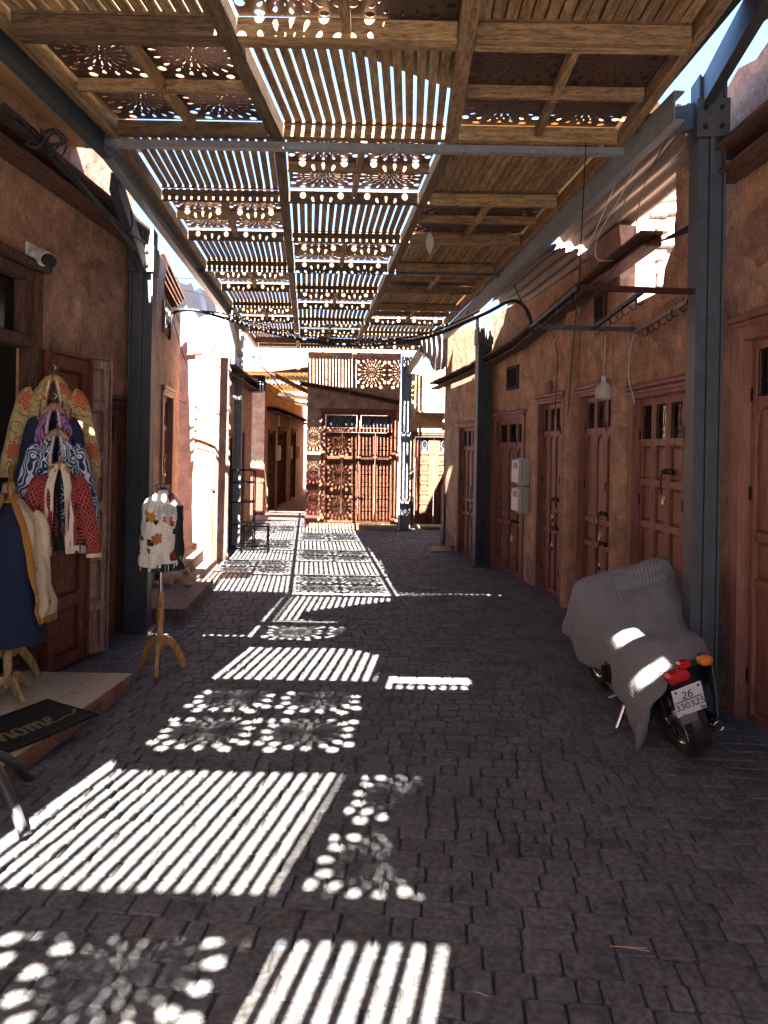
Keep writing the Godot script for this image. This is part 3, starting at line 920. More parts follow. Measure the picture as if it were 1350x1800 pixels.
# one door in a wall: the frame is the part; leaves, panels, grilles, bolts, hinges and padlocks its pieces
func door(b: Node3D, t: Transform3D, w: float, h: float, cols: int, rows: Array, o := {}) -> MeshInstance3D:
	var wood: Material = o.get("wood", M.door_y)
	var fw: float = o.get("fw", 0.07)
	var deep: float = o.get("deep", -0.05)
	var fr := mk()
	box(fr, Vector3(-w / 2, 0, -0.12), Vector3(-w / 2 + fw, h, 0.025), t, 0.008)
	box(fr, Vector3(w / 2 - fw, 0, -0.12), Vector3(w / 2, h, 0.025), t, 0.008)
	box(fr, Vector3(-w / 2 + fw, h - fw, -0.12), Vector3(w / 2 - fw, h, 0.022), t, 0.008)
	if o.get("cornice", true):
		box(fr, Vector3(-w / 2 - 0.03, h + 0.002, -0.02), Vector3(w / 2 + 0.03, h + 0.045, 0.055), t, 0.012)
		box(fr, Vector3(-w / 2 - 0.01, h - 0.035, 0.024), Vector3(w / 2 + 0.01, h, 0.042), t, 0.008)
	var d := put("door", fr, o.get("frame_wood", wood), b)
	var x0 := -w / 2 + fw + 0.004
	var cw := (w - 2 * fw - 0.008) / cols
	var H := h - fw - 0.006
	var total := 0.0
	for r in rows: total += r[1]
	var rail: float = o.get("rail", 0.05)
	var k := H / (total + rail * (rows.size() + 1))
	var stile: float = o.get("stile", 0.034)
	for c in cols:
		var lf := mk()
		var xa := x0 + cw * c + 0.002
		var xb := x0 + cw * (c + 1) - 0.002
		var off := rng.randf_range(-0.003, 0.003)
		var z := deep + off
		# the backing boards, stiles
		box(lf, Vector3(xa, 0.012, z - 0.050), Vector3(xb, H, z - 0.034), t)
		box(lf, Vector3(xa, 0.012, z - 0.033), Vector3(xa + stile, H, z), t, 0.004)
		box(lf, Vector3(xb - stile, 0.012, z - 0.033), Vector3(xb, H, z), t, 0.004)
		var y := H
		var leaf := put("leaf", null, wood, d)
		for i in rows.size() + 1:
			var y1 := y - rail * k
			if i == rows.size(): y1 = 0.012
			box(lf, Vector3(xa + stile, y1, z - 0.033), Vector3(xb - stile, y, z - 0.001), t)
			if i == rows.size(): break
			y = y1 - rows[i][1] * k
			var kind: String = rows[i][0]
			var pa := xa + stile
			var pb := xb - stile
			if kind == "grille":
				var g := mk()
				box(g, Vector3(pa, y, z - 0.0335), Vector3(pb, y1, z - 0.031), t)
				put("window_pane", g, M.glass_dark, d)
				put("grille", grille_shape(pb - pa, y1 - y, z - 0.008, t * at((pa + pb) / 2, y, 0)), M.iron if o.get("iron", true) else M.steel_light, d)
			elif kind == "arch":
				arch_fill(lf, pa, pb, y1 - (pb - pa) * 0.62, y1, z - 0.033, z - 0.001, t)
				var g := mk()
				arch_panel(g, pb - pa - 0.036, y1 - y - 0.034, z - 0.016, t * at((pa + pb) / 2, y + 0.017, 0))
				put("panel", g, wood, d)
			else:
				if kind == "round":
					for s in [-1, 1]:
						var cx := pa if s < 0 else pb
						for yy in [y, y1]:
							var sy := 1.0 if yy == y else -1.0
							extrude(lf, [Vector2(cx, yy), Vector2(cx - s * 0.02, yy), Vector2(cx - s * 0.007, yy + sy * 0.007), Vector2(cx, yy + sy * 0.02)], z - 0.033, z - 0.001, t)
				var g := mk()
				raised(g, pa + 0.010, pb - 0.010, y + 0.010, y1 - 0.010, z - 0.0325, t, minf(0.02, (y1 - y) * 0.2))
				put("panel", g, wood, d)
		leaf.mesh = fin(lf)
		if o.get("hinges", true) and (c == 0 or (c == cols - 1 and cols > 2)):
			for f in [0.12, 0.6, 0.86]:
				var g := mk()
				var hx := xa + 0.008 if c == 0 else xa - 0.002
				cbox(g, Vector3(hx, H * f, z + 0.004), Vector3(0.018, 0.085, 0.008), t)
				put("hinge", g, M.iron, d)
	for q in o.get("bolts", []):
		var bx: float = q[0]
		var by: float = q[1]
		var g := mk()
		var z := deep + 0.012
		cbox(g, Vector3(bx + 0.03, by, z - 0.006), Vector3(0.16, 0.045, 0.008), t, 0.002)
		rod(g, t * Vector3(bx - 0.09, by, z + 0.008), t * Vector3(bx + 0.12, by, z + 0.008), 0.010, 6)
		for x in [-0.02, 0.04, 0.1]: cbox(g, Vector3(bx + x, by, z + 0.004), Vector3(0.018, 0.04, 0.03), t, 0.003)
		# the curved hasp
		var hs := []
		for i in 9:
			var a := PI * 0.5 + PI * i / 8
			hs.append(t * Vector3(bx - 0.01 + 0.055 * cos(a) * 0.9, by - 0.10 + 0.10 * sin(a), z + 0.022))
		tube(g, hs, 0.007, 5)
		put("bolt", g, M.iron, d)
		if q.size() < 3 or q[2]:
			g = mk()
			var ly := by - 0.245
			cbox(g, Vector3(bx, ly, z + 0.025), Vector3(0.042, 0.04, 0.018), t, 0.005)
			put("padlock", g, M.brass if q.size() < 4 else M.iron, d)
			g = mk()
			tube(g, [t * Vector3(bx - 0.014, ly + 0.015, z + 0.025), t * Vector3(bx - 0.014, ly + 0.05, z + 0.025), t * Vector3(bx, ly + 0.066, z + 0.025), t * Vector3(bx + 0.014, ly + 0.05, z + 0.025), t * Vector3(bx + 0.014, ly + 0.015, z + 0.025)], 0.0045, 5)
			put("shackle", g, M.chrome, d)
	return d

const ARCHED := [["grille", 0.25], ["arch", 0.80], ["rect", 0.18], ["rect", 0.62]]
const SQUARES := [["grille", 0.26], ["round", 0.26], ["round", 0.27], ["round", 0.27], ["round", 0.27], ["round", 0.27]]

func patches(b: Node3D, t: Transform3D, list: Array) -> void:
	# repaired, worn and splashed areas of plaster, each with its own ragged outline: x, y, width, height, material
	for q in list:
		var poly := []
		var n := 18
		for i in n:
			var a := TAU * i / n
			var k := rng.randf_range(0.72, 1.12)
			poly.append(Vector2(q[0] + cos(a) * q[2] / 2 * k, maxf(q[1] + sin(a) * q[3] / 2 * k, 0.015)))
		var st := mk()
		extrude(st, poly, 0.0, 0.0035, t)
		put("plaster_patch", st, q[4], b)

func ledge_box(b: Node3D, a: Vector3, c: Vector3, w: float, h: float, called := "ledge") -> void:
	# an old plank trough carried along the wall: three boards and an edge
	for e in [[Vector3(0, 0, 0), w, 0.022], [Vector3(-1, 1, 0), 0.022, h], [Vector3(0, 2, 0), w + 0.04, 0.03]]:
		var st := mk()
		var off := Vector3(0, h / 2 * (e[0].y) , 0)
		var x := beam_t(a, c).basis.x
		bar(st, a + off + x * e[0].x * w / 2, c + off + x * e[0].x * w / 2, e[1], e[2], 0.003)
		put(called, st, M.old_z, b)

func text_on(called: String, txt: String, size: float, depth: float, m: Material, parent: Node, t: Transform3D, font := "Droid Sans") -> MeshInstance3D:
	var tm := TextMesh.new()
	var f := SystemFont.new()
	f.font_names = PackedStringArray([font])
	tm.font = f
	tm.text = txt
	tm.font_size = 64
	tm.pixel_size = size / 64.0
	tm.depth = depth
	tm.curve_step = 1.0
	return put(called, tm, m, parent, t)

# ---------- left side ----------
func left_buildings() -> void:
	# the shop with the open front
	var b := thing("clothes_shop_building", "terracotta plastered shop on the near left with open dark doorway and closed wooden door", "building")
	var t := wall_frame(-2.52, -4.0, -2.36, -6.6)
	var st := mk()
	wall_box(st, 2.605, 4.75, 0.13, t, [[-1.3, 0.98, 0.12, 2.92], [1.80, 2.55, 0.0, 2.09]], -7.5)
	put("wall", st, M.terra, b)
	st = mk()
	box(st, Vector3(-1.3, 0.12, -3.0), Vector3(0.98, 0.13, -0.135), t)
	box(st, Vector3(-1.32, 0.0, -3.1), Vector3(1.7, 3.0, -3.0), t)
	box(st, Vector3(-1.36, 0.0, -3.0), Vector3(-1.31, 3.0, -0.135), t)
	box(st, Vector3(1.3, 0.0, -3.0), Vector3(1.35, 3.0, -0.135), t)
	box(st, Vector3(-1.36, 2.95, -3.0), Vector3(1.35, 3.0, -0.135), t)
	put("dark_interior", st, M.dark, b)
	st = mk()
	box(st, Vector3(0.955, 0.12, -0.10), Vector3(1.03, 2.90, 0.035), t, 0.008)
	box(st, Vector3(-1.3, 2.36, -0.14), Vector3(0.94, 2.44, 0.02), t, 0.008)
	box(st, Vector3(-1.3, 2.82, -0.14), Vector3(0.94, 2.90, 0.02), t, 0.008)
	box(st, Vector3(0.84, 2.44, -0.12), Vector3(0.954, 2.82, 0.0), t, 0.006)
	box(st, Vector3(-1.4, 2.905, -0.05), Vector3(1.08, 2.96, 0.075), t, 0.012)
	var f := put("transom_window", st, M.old_y, b)
	st = mk()
	box(st, Vector3(-1.3, 2.44, -0.08), Vector3(0.84, 2.82, -0.07), t)
	put("window_pane", st, M.glass_dark, f)
	# the opened leaves folded back against the wall
	var tl := t * Transform3D(Basis(Vector3.UP, -0.10), Vector3(1.325, 0.03, 0.09))
	door(b, tl, 0.53, 2.34, 1, [["round", 0.32], ["round", 0.36], ["round", 0.34], ["round", 0.34], ["round", 0.34]], {"wood": M.door_red, "fw": 0.02, "deep": 0.0, "cornice": false, "stile": 0.085, "rail": 0.09, "hinges": false})
	tl = t * Transform3D(Basis(Vector3.UP, -0.55), Vector3(1.66, 0.03, 0.14))
	door(b, tl, 0.23, 2.36, 1, [["round", 0.28], ["round", 0.34], ["round", 0.34], ["round", 0.34], ["round", 0.34], ["round", 0.3]], {"wood": M.door_pale, "fw": 0.012, "deep": 0.0, "cornice": false, "stile": 0.04, "rail": 0.07, "hinges": false})
	door(b, t * at(2.175, 0.0, 0.0), 0.75, 2.09, 2, [["grille", 0.24], ["round", 0.24], ["round", 0.26], ["round", 0.26], ["round", 0.26], ["round", 0.26], ["round", 0.2]], {"wood": M.door_y, "frame_wood": M.old_y, "stile": 0.06, "bolts": [[-0.06, 1.22, false], [0.0, 0.62, true, 1]]})
	var L := wall_frame(-2.52, -4.0, -2.36, -6.6)
	ledge_box(b, L * Vector3(-2.5, 3.55, 0.12), L * Vector3(2.55, 3.52, 0.10), 0.20, 0.13)
	st = mk()
	var pipe := [L * Vector3(2.62, 3.35, -0.02), L * Vector3(2.62, 3.2, 0.06), L * Vector3(2.60, 3.08, 0.09), L * Vector3(2.6, 1.6, 0.09), L * Vector3(2.58, 0.02, 0.08)]
	tube(st, pipe, 0.058, 12)
	tube(st, [L * Vector3(2.6, 3.10, 0.09), L * Vector3(2.6, 3.02, 0.09)], 0.066, 12)
	put("drainpipe", st, M.pipe, b)
	st = mk()
	box(st, Vector3(2.50, 0.02, -0.02), Vector3(2.70, 1.5, 0.19), t, 0.03)
	put("pier", st, M.terra_dark, b)
	text_on("house_number", "11", 0.10, 0.004, M.pink, b, t * at(1.96, 2.60, 0.002))
	patches(b, t, [[1.9, 3.05, 0.6, 0.4, M.terra_dark], [1.45, 2.75, 0.4, 0.3, M.ochre], [2.30, 2.45, 0.3, 0.4, M.terra_dark]])
	# the white camera on the wall
	var c := thing("security_camera", "white security camera with black lens on the wall above the open doorway", "camera", t * at(0.90, 2.98, 0.0))
	st = mk()
	cbox(st, Vector3(0, 0.02, 0.012), Vector3(0.13, 0.15, 0.024), Transform3D(), 0.008)
	put("mount", st, M.white_plastic, c)
	st = mk()
	tube(st, [Vector3(0.0, 0.02, 0.02), Vector3(0.01, 0.0, 0.07), Vector3(0.0, -0.02, 0.10)], [0.045, 0.05, 0.045], 12)
	put("joint", st, M.white_plastic, c)
	st = mk()
	tube(st, [Vector3(0.02, 0.03, 0.06), Vector3(-0.07, -0.035, 0.17)], [0.045, 0.05], 14)
	put("housing", st, M.white_plastic, c)
	st = mk()
	tube(st, [Vector3(-0.07, -0.035, 0.17), Vector3(-0.095, -0.055, 0.20)], [0.046, 0.044], 14)
	put("lens", st, M.black_plastic, c)
	# the tiled step in front of the shop
	var s := thing("tiled_step", "low pale tiled step in front of the open shop doorway", "step")
	st = mk()
	var poly := [Vector2(-2.50, -1.9), Vector2(-2.0, -1.9), Vector2(-1.87, -3.3), Vector2(-1.72, -4.9), Vector2(-2.45, -4.9)]
	var flat := Transform3D(Basis(Vector3.RIGHT, Vector3.BACK, Vector3.DOWN), Vector3.ZERO)
	extrude(st, poly, -0.115, 0.02, flat)
	put("base", st, M.terra_dark, s)
	var cols := [[-1.93, -1.715], [-2.22, -1.935], [-2.5, -2.225]]
	for i in 3:
		for j in 8:
			var z0 := -4.905 + 0.42 * j - (0.13 if i == 1 else 0.0)
			var z1 := minf(z0 + 0.416, -1.9)
			z0 = maxf(z0, -4.905)
			var sh := func(z: float) -> float: return (0.085 * (z + 4.9)) * -1.0
			st = mk()
			var p := [Vector3(cols[i][0] + sh.call(z1), 0.116, z1), Vector3(cols[i][1] + sh.call(z1), 0.116, z1), Vector3(cols[i][1] + sh.call(z0), 0.116, z0), Vector3(cols[i][0] + sh.call(z0), 0.116, z0)]
			if i == 2:
				p[0].x = maxf(p[0].x, -2.47); p[3].x = maxf(p[3].x, -2.47)
			var up := []
			for q in p: up.append(q + Vector3.UP * 0.010)
			quad(st, up[0], up[1], up[2], up[3])
			for k in 4: quad(st, p[k], p[(k + 1) % 4], up[(k + 1) % 4], up[k])
			put("tile", st, M["tile%d" % ((i + j * 2) % 3)], s)
	# doormat
	var m := thing("doormat", "black rubber doormat lettered home lying across the tiled step's edge", "doormat")
	st = mk()
	var mp := func(u: float, v: float, up := 0.0) -> Vector3:
		# u along the mat towards the far end, v from its shop side to the lane side
		var a := Vector3(-2.26, 0.135, -3.82).lerp(Vector3(-2.02, 0.135, -4.33), u)
		var e := Vector3(-1.88, 0.133, -3.58).lerp(Vector3(-1.62, 0.133, -4.10), u)
		var q: Vector3 = a.lerp(e, v)
		q.y += up + 0.006 * sin(u * 5.0 + v * 3.0) * v
		return q
	grid(st, 16, 10, func(u, v): return mp.call(lerpf(0.0, 1.0, u), v, 0.012))
	grid(st, 16, 1, func(u, v): return mp.call(u, 1.0, 0.012 * v))
	grid(st, 1, 10, func(u, v): return mp.call(0.0, v, 0.012 * (1 - u)))
	grid(st, 16, 1, func(u, v): return mp.call(u, 0.0, 0.012 * (1 - v)))
	grid(st, 1, 10, func(u, v): return mp.call(1.0, v, 0.012 * u))
	put("mat", st, M.mat_black, m)
	st = mk()
	# the word, written in one joined hand: x to the right, y up
	var strokes := [
		[[0.0, 0.1], [0.1, 0.35], [0.2, 0.9], [0.24, 1.15], [0.17, 1.15], [0.14, 0.7], [0.1, 0.0], [0.16, 0.35], [0.27, 0.5], [0.33, 0.35], [0.31, 0.05], [0.38, 0.05], [0.46, 0.3]],
		[[0.62, 0.5], [0.5, 0.45], [0.46, 0.2], [0.55, 0.0], [0.68, 0.12], [0.68, 0.38], [0.60, 0.5], [0.68, 0.42], [0.8, 0.42]],
		[[0.80, 0.45], [0.84, 0.42], [0.83, 0.0], [0.88, 0.35], [0.96, 0.5], [1.01, 0.35], [1.0, 0.0], [1.05, 0.35], [1.14, 0.5], [1.2, 0.35], [1.18, 0.04], [1.25, 0.05], [1.33, 0.22]],
		[[1.33, 0.22], [1.45, 0.30], [1.5, 0.45], [1.42, 0.52], [1.34, 0.3], [1.38, 0.05], [1.52, 0.02], [1.75, 0.12], [2.0, 0.10], [2.2, 0.35]]]
	for g in strokes:
		var pts := []
		for q in g: pts.append(Vector2(q[0], q[1]))
		var line := curve(pts, pts.size() * 5)
		for i in line.size() - 1:
			var q0: Vector2 = line[i]
			var q1: Vector2 = line[i + 1]
			var n := (q1 - q0).orthogonal().normalized() * (0.030 + 0.016 * absf((q1 - q0).normalized().y))
			var f3 := func(q: Vector2) -> Vector3: return mp.call(0.08 + q.x * 0.40, 0.76 - q.y * 0.46, 0.0145)
			quad(st, f3.call(q0 - n), f3.call(q1 - n), f3.call(q1 + n), f3.call(q0 + n))
	put("lettering", st, M.mat_gold, m)
	# the next building, behind the steel post
	b = thing("second_left_building", "terracotta building behind the left steel post with a padlocked door above stone steps", "building")
	t = wall_frame(-2.42, -6.62, -2.95, -10.2)
	st = mk()
	var L2 := Vector2(-2.42, -6.62).distance_to(Vector2(-2.95, -10.2))
	wall_box(st, L2, 3.95, 0.35, t, [[2.05, 2.98, 0.22, 2.42]])
	put("wall", st, M.terra, b)
	door(b, t * at(2.515, 0.22, 0), 0.93, 2.18, 3, [["grille", 0.3], ["round", 0.33], ["round", 0.35], ["round", 0.35], ["round", 0.35]], {"bolts": [[-0.02, 1.35, true], [0.0, 0.7, true, 1]]})
	st = mk()
	box(st, Vector3(2.0, 3.08, -0.02), Vector3(2.5, 3.46, 0.03), t, 0.006)
	var w := put("small_window", st, M.old_y, b)
	st = mk()
	box(st, Vector3(2.05, 3.13, 0.028), Vector3(2.45, 3.41, 0.032), t)
	put("window_pane", st, M.glass_dark, w)
	put("grille", grille_shape(0.4, 0.28, 0.04, t * at(2.25, 3.13, 0.0)), M.iron, w)
	for k in 4:
		st = mk()
		bar(st, Vector3(-2.86 + 0.01 * k, 3.95 + 0.05 * k, -8.5 - 0.13 * k), Vector3(-2.66, 3.45 + 0.05 * k, -8.95 - 0.10 * k), 0.11, 0.02, 0.004)
		put("loose_board", st, M.old_y, b)
	patches(b, t, [[1.5, 0.3, 0.6, 0.5, M.cement], [3.2, 1.0, 0.3, 0.7, M.terra_dark]])
	# steps of stone
	s = thing("stone_step", "worn stone slab step below the second left door with a cat on it", "step")
	st = mk()
	grid(st, 6, 12, func(u, v):
		return Vector3(lerpf(-2.40 - 0.16 * v, -1.875 - 0.11 * v, u) + 0.006 * sin(v * 31), 0.135 + 0.006 * sin(u * 9 + v * 17) + 0.005 * sin(v * 40), lerpf(-6.80, -8.40, v)))
	put("slab", st, M.kerb, s)
	st = mk()
	for e in [[Vector3(-2.40, 0, -6.80), Vector3(-1.875, 0, -6.80)], [Vector3(-1.875, 0, -6.80), Vector3(-1.985, 0, -8.40)], [Vector3(-1.985, 0, -8.40), Vector3(-2.56, 0, -8.40)]]:
		quad(st, e[0] + Vector3.DOWN * 0.02, e[1] + Vector3.DOWN * 0.02, e[1] + Vector3.UP * 0.139, e[0] + Vector3.UP * 0.139)
	put("riser", st, M.kerb, s)
	s = thing("upper_stone_step", "higher stone slab step beyond the cat at the foot of the pink wall", "step")
	st = mk()
	var up2 := [Vector2(-2.95, -8.42), Vector2(-2.42, -8.42), Vector2(-2.60, -10.35), Vector2(-3.0, -10.45)]
	extrude(st, up2, -0.20, 0.02, flat)
	put("slab", st, M.kerb, s)
	s = thing("low_kerb_slab", "low broken cement slab in front of the corner with the carved tile panel", "step")
	st = mk()
	extrude(st, [Vector2(-2.42, -8.45), Vector2(-2.0, -8.45), Vector2(-2.1, -9.3), Vector2(-2.44, -10.42), Vector2(-2.58, -10.36)], -0.05, 0.02, flat)
	put("slab", st, M.kerb, s)
	# the pink corner house
	b = thing("pink_corner_house", "pink plastered corner house with carved tile panel at its foot, partly sunlit", "building")
	t = wall_frame(-3.25, -10.9, -2.47, -10.4)
	st = mk()
	box(st, Vector3(-0.9, 0, -0.3), Vector3(0.60, 3.28, 0), t)
	box(st, Vector3(0.60, 0, -0.3), Vector3(0.926, 3.02, 0), t)
	put("wall", st, M.pink, b)
	st = mk()
	box(st, Vector3(-0.9, 3.06, 0.0), Vector3(0.62, 3.10, 0.05), t, 0.01)
	put("string_course", st, M.terra_dark, b)
	st = mk()
	box(st, Vector3(0.53, 0.0, 0.0), Vector3(0.57, 1.09, 0.03), t)
	box(st, Vector3(0.57, 1.05, 0.0), Vector3(0.945, 1.09, 0.035), t)
	var pan := put("tile_panel", st, M.tile_dark, b)
	for j in 4:
		st = mk()
		box(st, Vector3(0.572, 0.03 + 0.255 * j, 0.0), Vector3(0.925, 0.03 + 0.255 * j + 0.251, 0.018), t, 0.004)
		put("tile", st, M.tile_orange, pan)
		st = mk()
		for q in [[0.66, -1.0], [0.84, 1.0]]:
			var pts := []
			for k in 16:
				var a: float = PI / 2 + q[1] * k / 15.0 * TAU * 1.3
				var r := 0.065 * (1.0 - k / 15.0 * 0.75)
				pts.append(t * Vector3(q[0] + cos(a) * r, 0.16 + 0.255 * j + sin(a) * r, 0.021))
			tube(st, pts, 0.007, 4)
		put("carved_scroll", st, M.iron, pan)
	st = mk()
	for j in 5: cbox(st, Vector3(0.62 + 0.065 * j, 0.80, 0.021), Vector3(0.05, 0.018, 0.006), t)
	put("carved_scroll", st, M.cloth_cream, pan)
	st = mk()
	box(st, Vector3(0.02, 0.2, 0.0), Vector3(0.10, 1.1, 0.02), t, 0.003)
	put("tile_strip", st, M.tile_dark, b)
	var tc := wall_frame(-2.47, -10.4, -2.84, -15.2)
	st = mk()
	wall_box(st, 4.81, 3.02, 0.3, tc, [[0.12, 1.75, 0.0, 1.92], [2.75, 3.55, 0.0, 2.05]])
	put("wall", st, M.terra, b)
	door(b, tc * at(0.935, 0.02, 0), 1.63, 1.90, 5, [["rect", 0.36], ["rect", 0.2], ["rect", 0.2], ["rect", 0.2], ["rect", 0.2], ["rect", 0.2], ["rect", 0.2]], {"wood": M.door_beige, "deep": -0.02, "hinges": false, "rail": 0.07, "stile": 0.05, "cornice": false, "bolts": [[0.3, 1.2, true, 1]]})
	door(b, tc * at(3.15, 0.02, 0), 0.80, 2.03, 2, [["grille", 0.3], ["rect", 0.5], ["rect", 0.5], ["rect", 0.4]], {"hinges": false})
	ledge_box(b, tc * Vector3(0.2, 2.78, 0.12), tc * Vector3(4.6, 2.86, 0.12), 0.22, 0.14)
	# a wall lamp arm and bits of hardware on the sunlit corner
	st = mk()
	rod(st, tc * Vector3(0.35, 2.45, 0.0), tc * Vector3(0.35, 2.45, 0.25), 0.02, 6)
	cbox(st, tc * Vector3(0.35, 2.44, 0.28), Vector3(0.09, 0.06, 0.09))
	put("wall_lamp", st, M.white_plastic, b)

# ---------- the middle, at the end of the lane ----------
func middle_buildings() -> void:
	# far alley on the left
	var b := thing("alley_building", "orange plastered building along the alley with three carved doors and dark tiled corner", "building")
	var t := wall_frame(-4.4, -17.8, -3.0, -17.8)
	var st := mk()
	wall_box(st, 1.4, 3.35, 0.3, t)
	put("wall", st, M.pink, b)
	st = mk()
	box(st, Vector3(0.0, 0.0, 0.0), Vector3(1.42, 1.2, 0.025), t)
	var pl := put("tiled_plinth", st, M.tile_dark, b)
	for i in 4:
		for j in 6:
			st = mk()
			box(st, Vector3(0.02 + 0.35 * i, 0.01 + 0.198 * j, 0.026), Vector3(0.36 + 0.35 * i, 0.204 + 0.198 * j, 0.034), t, 0.003)
			put("tile", st, M.tile_maroon, pl)
	t = wall_frame(-3.0, -17.8, -3.1, -27.5)
	st = mk()
	wall_box(st, 9.7, 3.35, 0.3, t, [[0.55, 1.85, 0.0, 2.12], [2.45, 4.25, 0.0, 2.25], [5.5, 6.8, 0.0, 2.28]])
	put("wall", st, M.alley, b)
	var sq := [["grille", 0.2], ["rect", 0.2], ["rect", 0.2], ["rect", 0.2], ["rect", 0.2], ["rect", 0.2], ["rect", 0.2], ["rect", 0.2]]
	door(b, t * at(1.2, 0.0, 0), 1.3, 2.12, 3, sq, {"wood": M.old_y, "hinges": false, "rail": 0.08})
	door(b, t * at(3.35, 0.0, 0), 1.8, 2.25, 4, sq, {"wood": M.old_y, "hinges": false, "rail": 0.08})
	door(b, t * at(6.15, 0.0, 0), 1.3, 2.28, 3, sq, {"wood": M.old_y, "hinges": false, "rail": 0.08})
	ledge_box(b, t * Vector3(0.3, 2.62, 0.14), t * Vector3(9.4, 2.60, 0.14), 0.26, 0.12)
	for x in [2.15, 4.9, 7.4]:
		st = mk()
		cbox(st, Vector3(x, 1.55, 0.06), Vector3(0.22, 0.42, 0.12), t, 0.02)
		put("meter_box", st, M.white_plastic, b)
	for x in [2.2, 4.7]:
		st = mk()
		rod(st, t * Vector3(x, 2.3, 0.05), t * Vector3(x, 2.62, 0.05), 0.035, 8)
		put("white_pipe", st, M.white_plastic, b)
	# the end of the alley
	b = thing("alley_end_house", "pink house closing the far end of the alley with a slatted door", "building")
	t = wall_frame(-5.5, -31.0, 1.0, -31.0)
	st = mk()
	wall_box(st, 6.5, 4.4, 0.3, t, [[2.5, 3.9, 0.1, 2.2]])
	put("wall", st, M.pink, b)
	door(b, t * at(3.2, 0.1, 0), 1.4, 2.1, 2, [["grille", 0.3], ["rect", 0.16], ["rect", 0.16], ["rect", 0.16], ["rect", 0.16], ["rect", 0.16], ["rect", 0.16]], {"hinges": false})
	# the house that faces down the lane
	b = thing("central_shop", "terracotta shop facing down the lane with a large carved double door", "building")
	t = wall_frame(-1.67, -15.3, 0.33, -15.3)
	st = mk()
	wall_box(st, 2.0, 3.97, 0.3, t, [[0.31, 1.93, 0.10, 2.50]])
	put("wall", st, M.terra, b)
	st = mk()
	box(st, Vector3(0.0, 0.0, -17.0), Vector3(0.25, 3.97, -0.31), t)
	box(st, Vector3(1.75, 0.0, -6.0), Vector3(2.0, 3.97, -0.31), t)
	put("side_wall", st, M.terra, b)
	var d := door(b, t * at(1.12, 0.10, 0), 1.62, 2.05, 4, [["rect", 0.24], ["rect", 0.2], ["rect", 0.2], ["rect", 0.2], ["rect", 0.2], ["rect", 0.2], ["rect", 0.2]], {"wood": M.door_far, "frame_wood": M.door_red, "hinges": false, "cornice": false, "rail": 0.06, "stile": 0.05, "fw": 0.09, "bolts": [[0.0, 1.36, true], [0.0, 0.55, true]]})
	st = mk()
	box(st, Vector3(0.31, 2.152, -0.12), Vector3(0.40, 2.50, 0.024), t, 0.006)
	box(st, Vector3(1.84, 2.152, -0.12), Vector3(1.93, 2.50, 0.024), t, 0.006)
	box(st, Vector3(0.40, 2.43, -0.12), Vector3(1.84, 2.50, 0.022), t, 0.006)
	box(st, Vector3(1.08, 2.152, -0.10), Vector3(1.16, 2.43, 0.018), t, 0.006)
	box(st, Vector3(0.27, 2.503, -0.02), Vector3(1.97, 2.56, 0.05), t, 0.01)
	var f := put("transom_window", st, M.door_red, b)
	for x in [0.74, 1.50]:
		st = mk()
		cbox(st, Vector3(x, 2.29, -0.07), Vector3(0.66, 0.27, 0.01), t)
		put("window_pane", st, M.glass_dark, f)
		for k in 4: put("grille", grille_shape(0.165, 0.27, -0.045, t * at(x - 0.2475 + 0.165 * k, 2.155, 0)), M.steel_light, f)
	for e in [[Vector3(-0.15, 3.04, 0.14), Vector3(0.9, 2.88, 0.14)], [Vector3(0.92, 2.87, 0.14), Vector3(1.98, 2.66, 0.14)]]:
		ledge_box(b, t * e[0], t * e[1], 0.15, 0.07)
	st = mk()
	box(st, Vector3(0.0, 0.0, 0.0), Vector3(0.27, 1.2, 0.03), t)
	pl = put("tiled_plinth", st, M.tile_dark, b)
	for j in 6:
		st = mk()
		box(st, Vector3(0.01, 0.01 + 0.198 * j, 0.031), Vector3(0.265, 0.204 + 0.198 * j, 0.039), t, 0.003)
		put("tile", st, M.tile_maroon, pl)
	var s := thing("yellow_doorstep", "yellowish cement doorstep below the large carved double door", "step")
	st = mk()
	box(st, Vector3(0.10, 0, 0.04), Vector3(1.98, 0.10, 0.42), t, 0.015)
	put("slab", st, M.cream, s)
	# the sunlit house to the right of it
	b = thing("cream_house", "cream sunlit house in the right-hand far corner with a paler brown double door", "building")
	t = wall_frame(0.45, -15.65, 2.2, -15.5)
	st = mk()
	wall_box(st, 1.75, 3.55, 0.3, t, [[0.16, 1.14, 0.06, 2.06]])
	put("wall", st, M.cream, b)
	door(b, t * at(0.65, 0.06, 0), 0.98, 2.0, 2, [["grille", 0.26], ["rect", 0.16], ["rect", 0.16], ["rect", 0.16], ["rect", 0.16], ["rect", 0.16], ["rect", 0.16], ["rect", 0.16]], {"wood": M.door_far, "hinges": false, "rail": 0.055, "stile": 0.11, "iron": false})
	st = mk()
	box(st, Vector3(0.26, 2.50, 0.0), Vector3(1.1, 2.54, 0.28), t, 0.01)
	box(st, Vector3(0.26, 2.54, 0.0), Vector3(1.1, 2.68, 0.02), t, 0.01)
	put("awning_ledge", st, M.terra_dark, b)
	st = mk()
	cbox(st, Vector3(0.93, 2.42, 0.08), Vector3(0.2, 0.24, 0.16), t, 0.02)
	put("meter_box", st, M.white_plastic2, b)
	s = thing("cream_doorstep", "cement doorstep below the paler door in the far right-hand corner", "step")
	st = mk()
	box(st, Vector3(0.30, 0, 0.05), Vector3(1.3, 0.08, 0.4), t, 0.015)
	put("slab", st, M.cream, s)

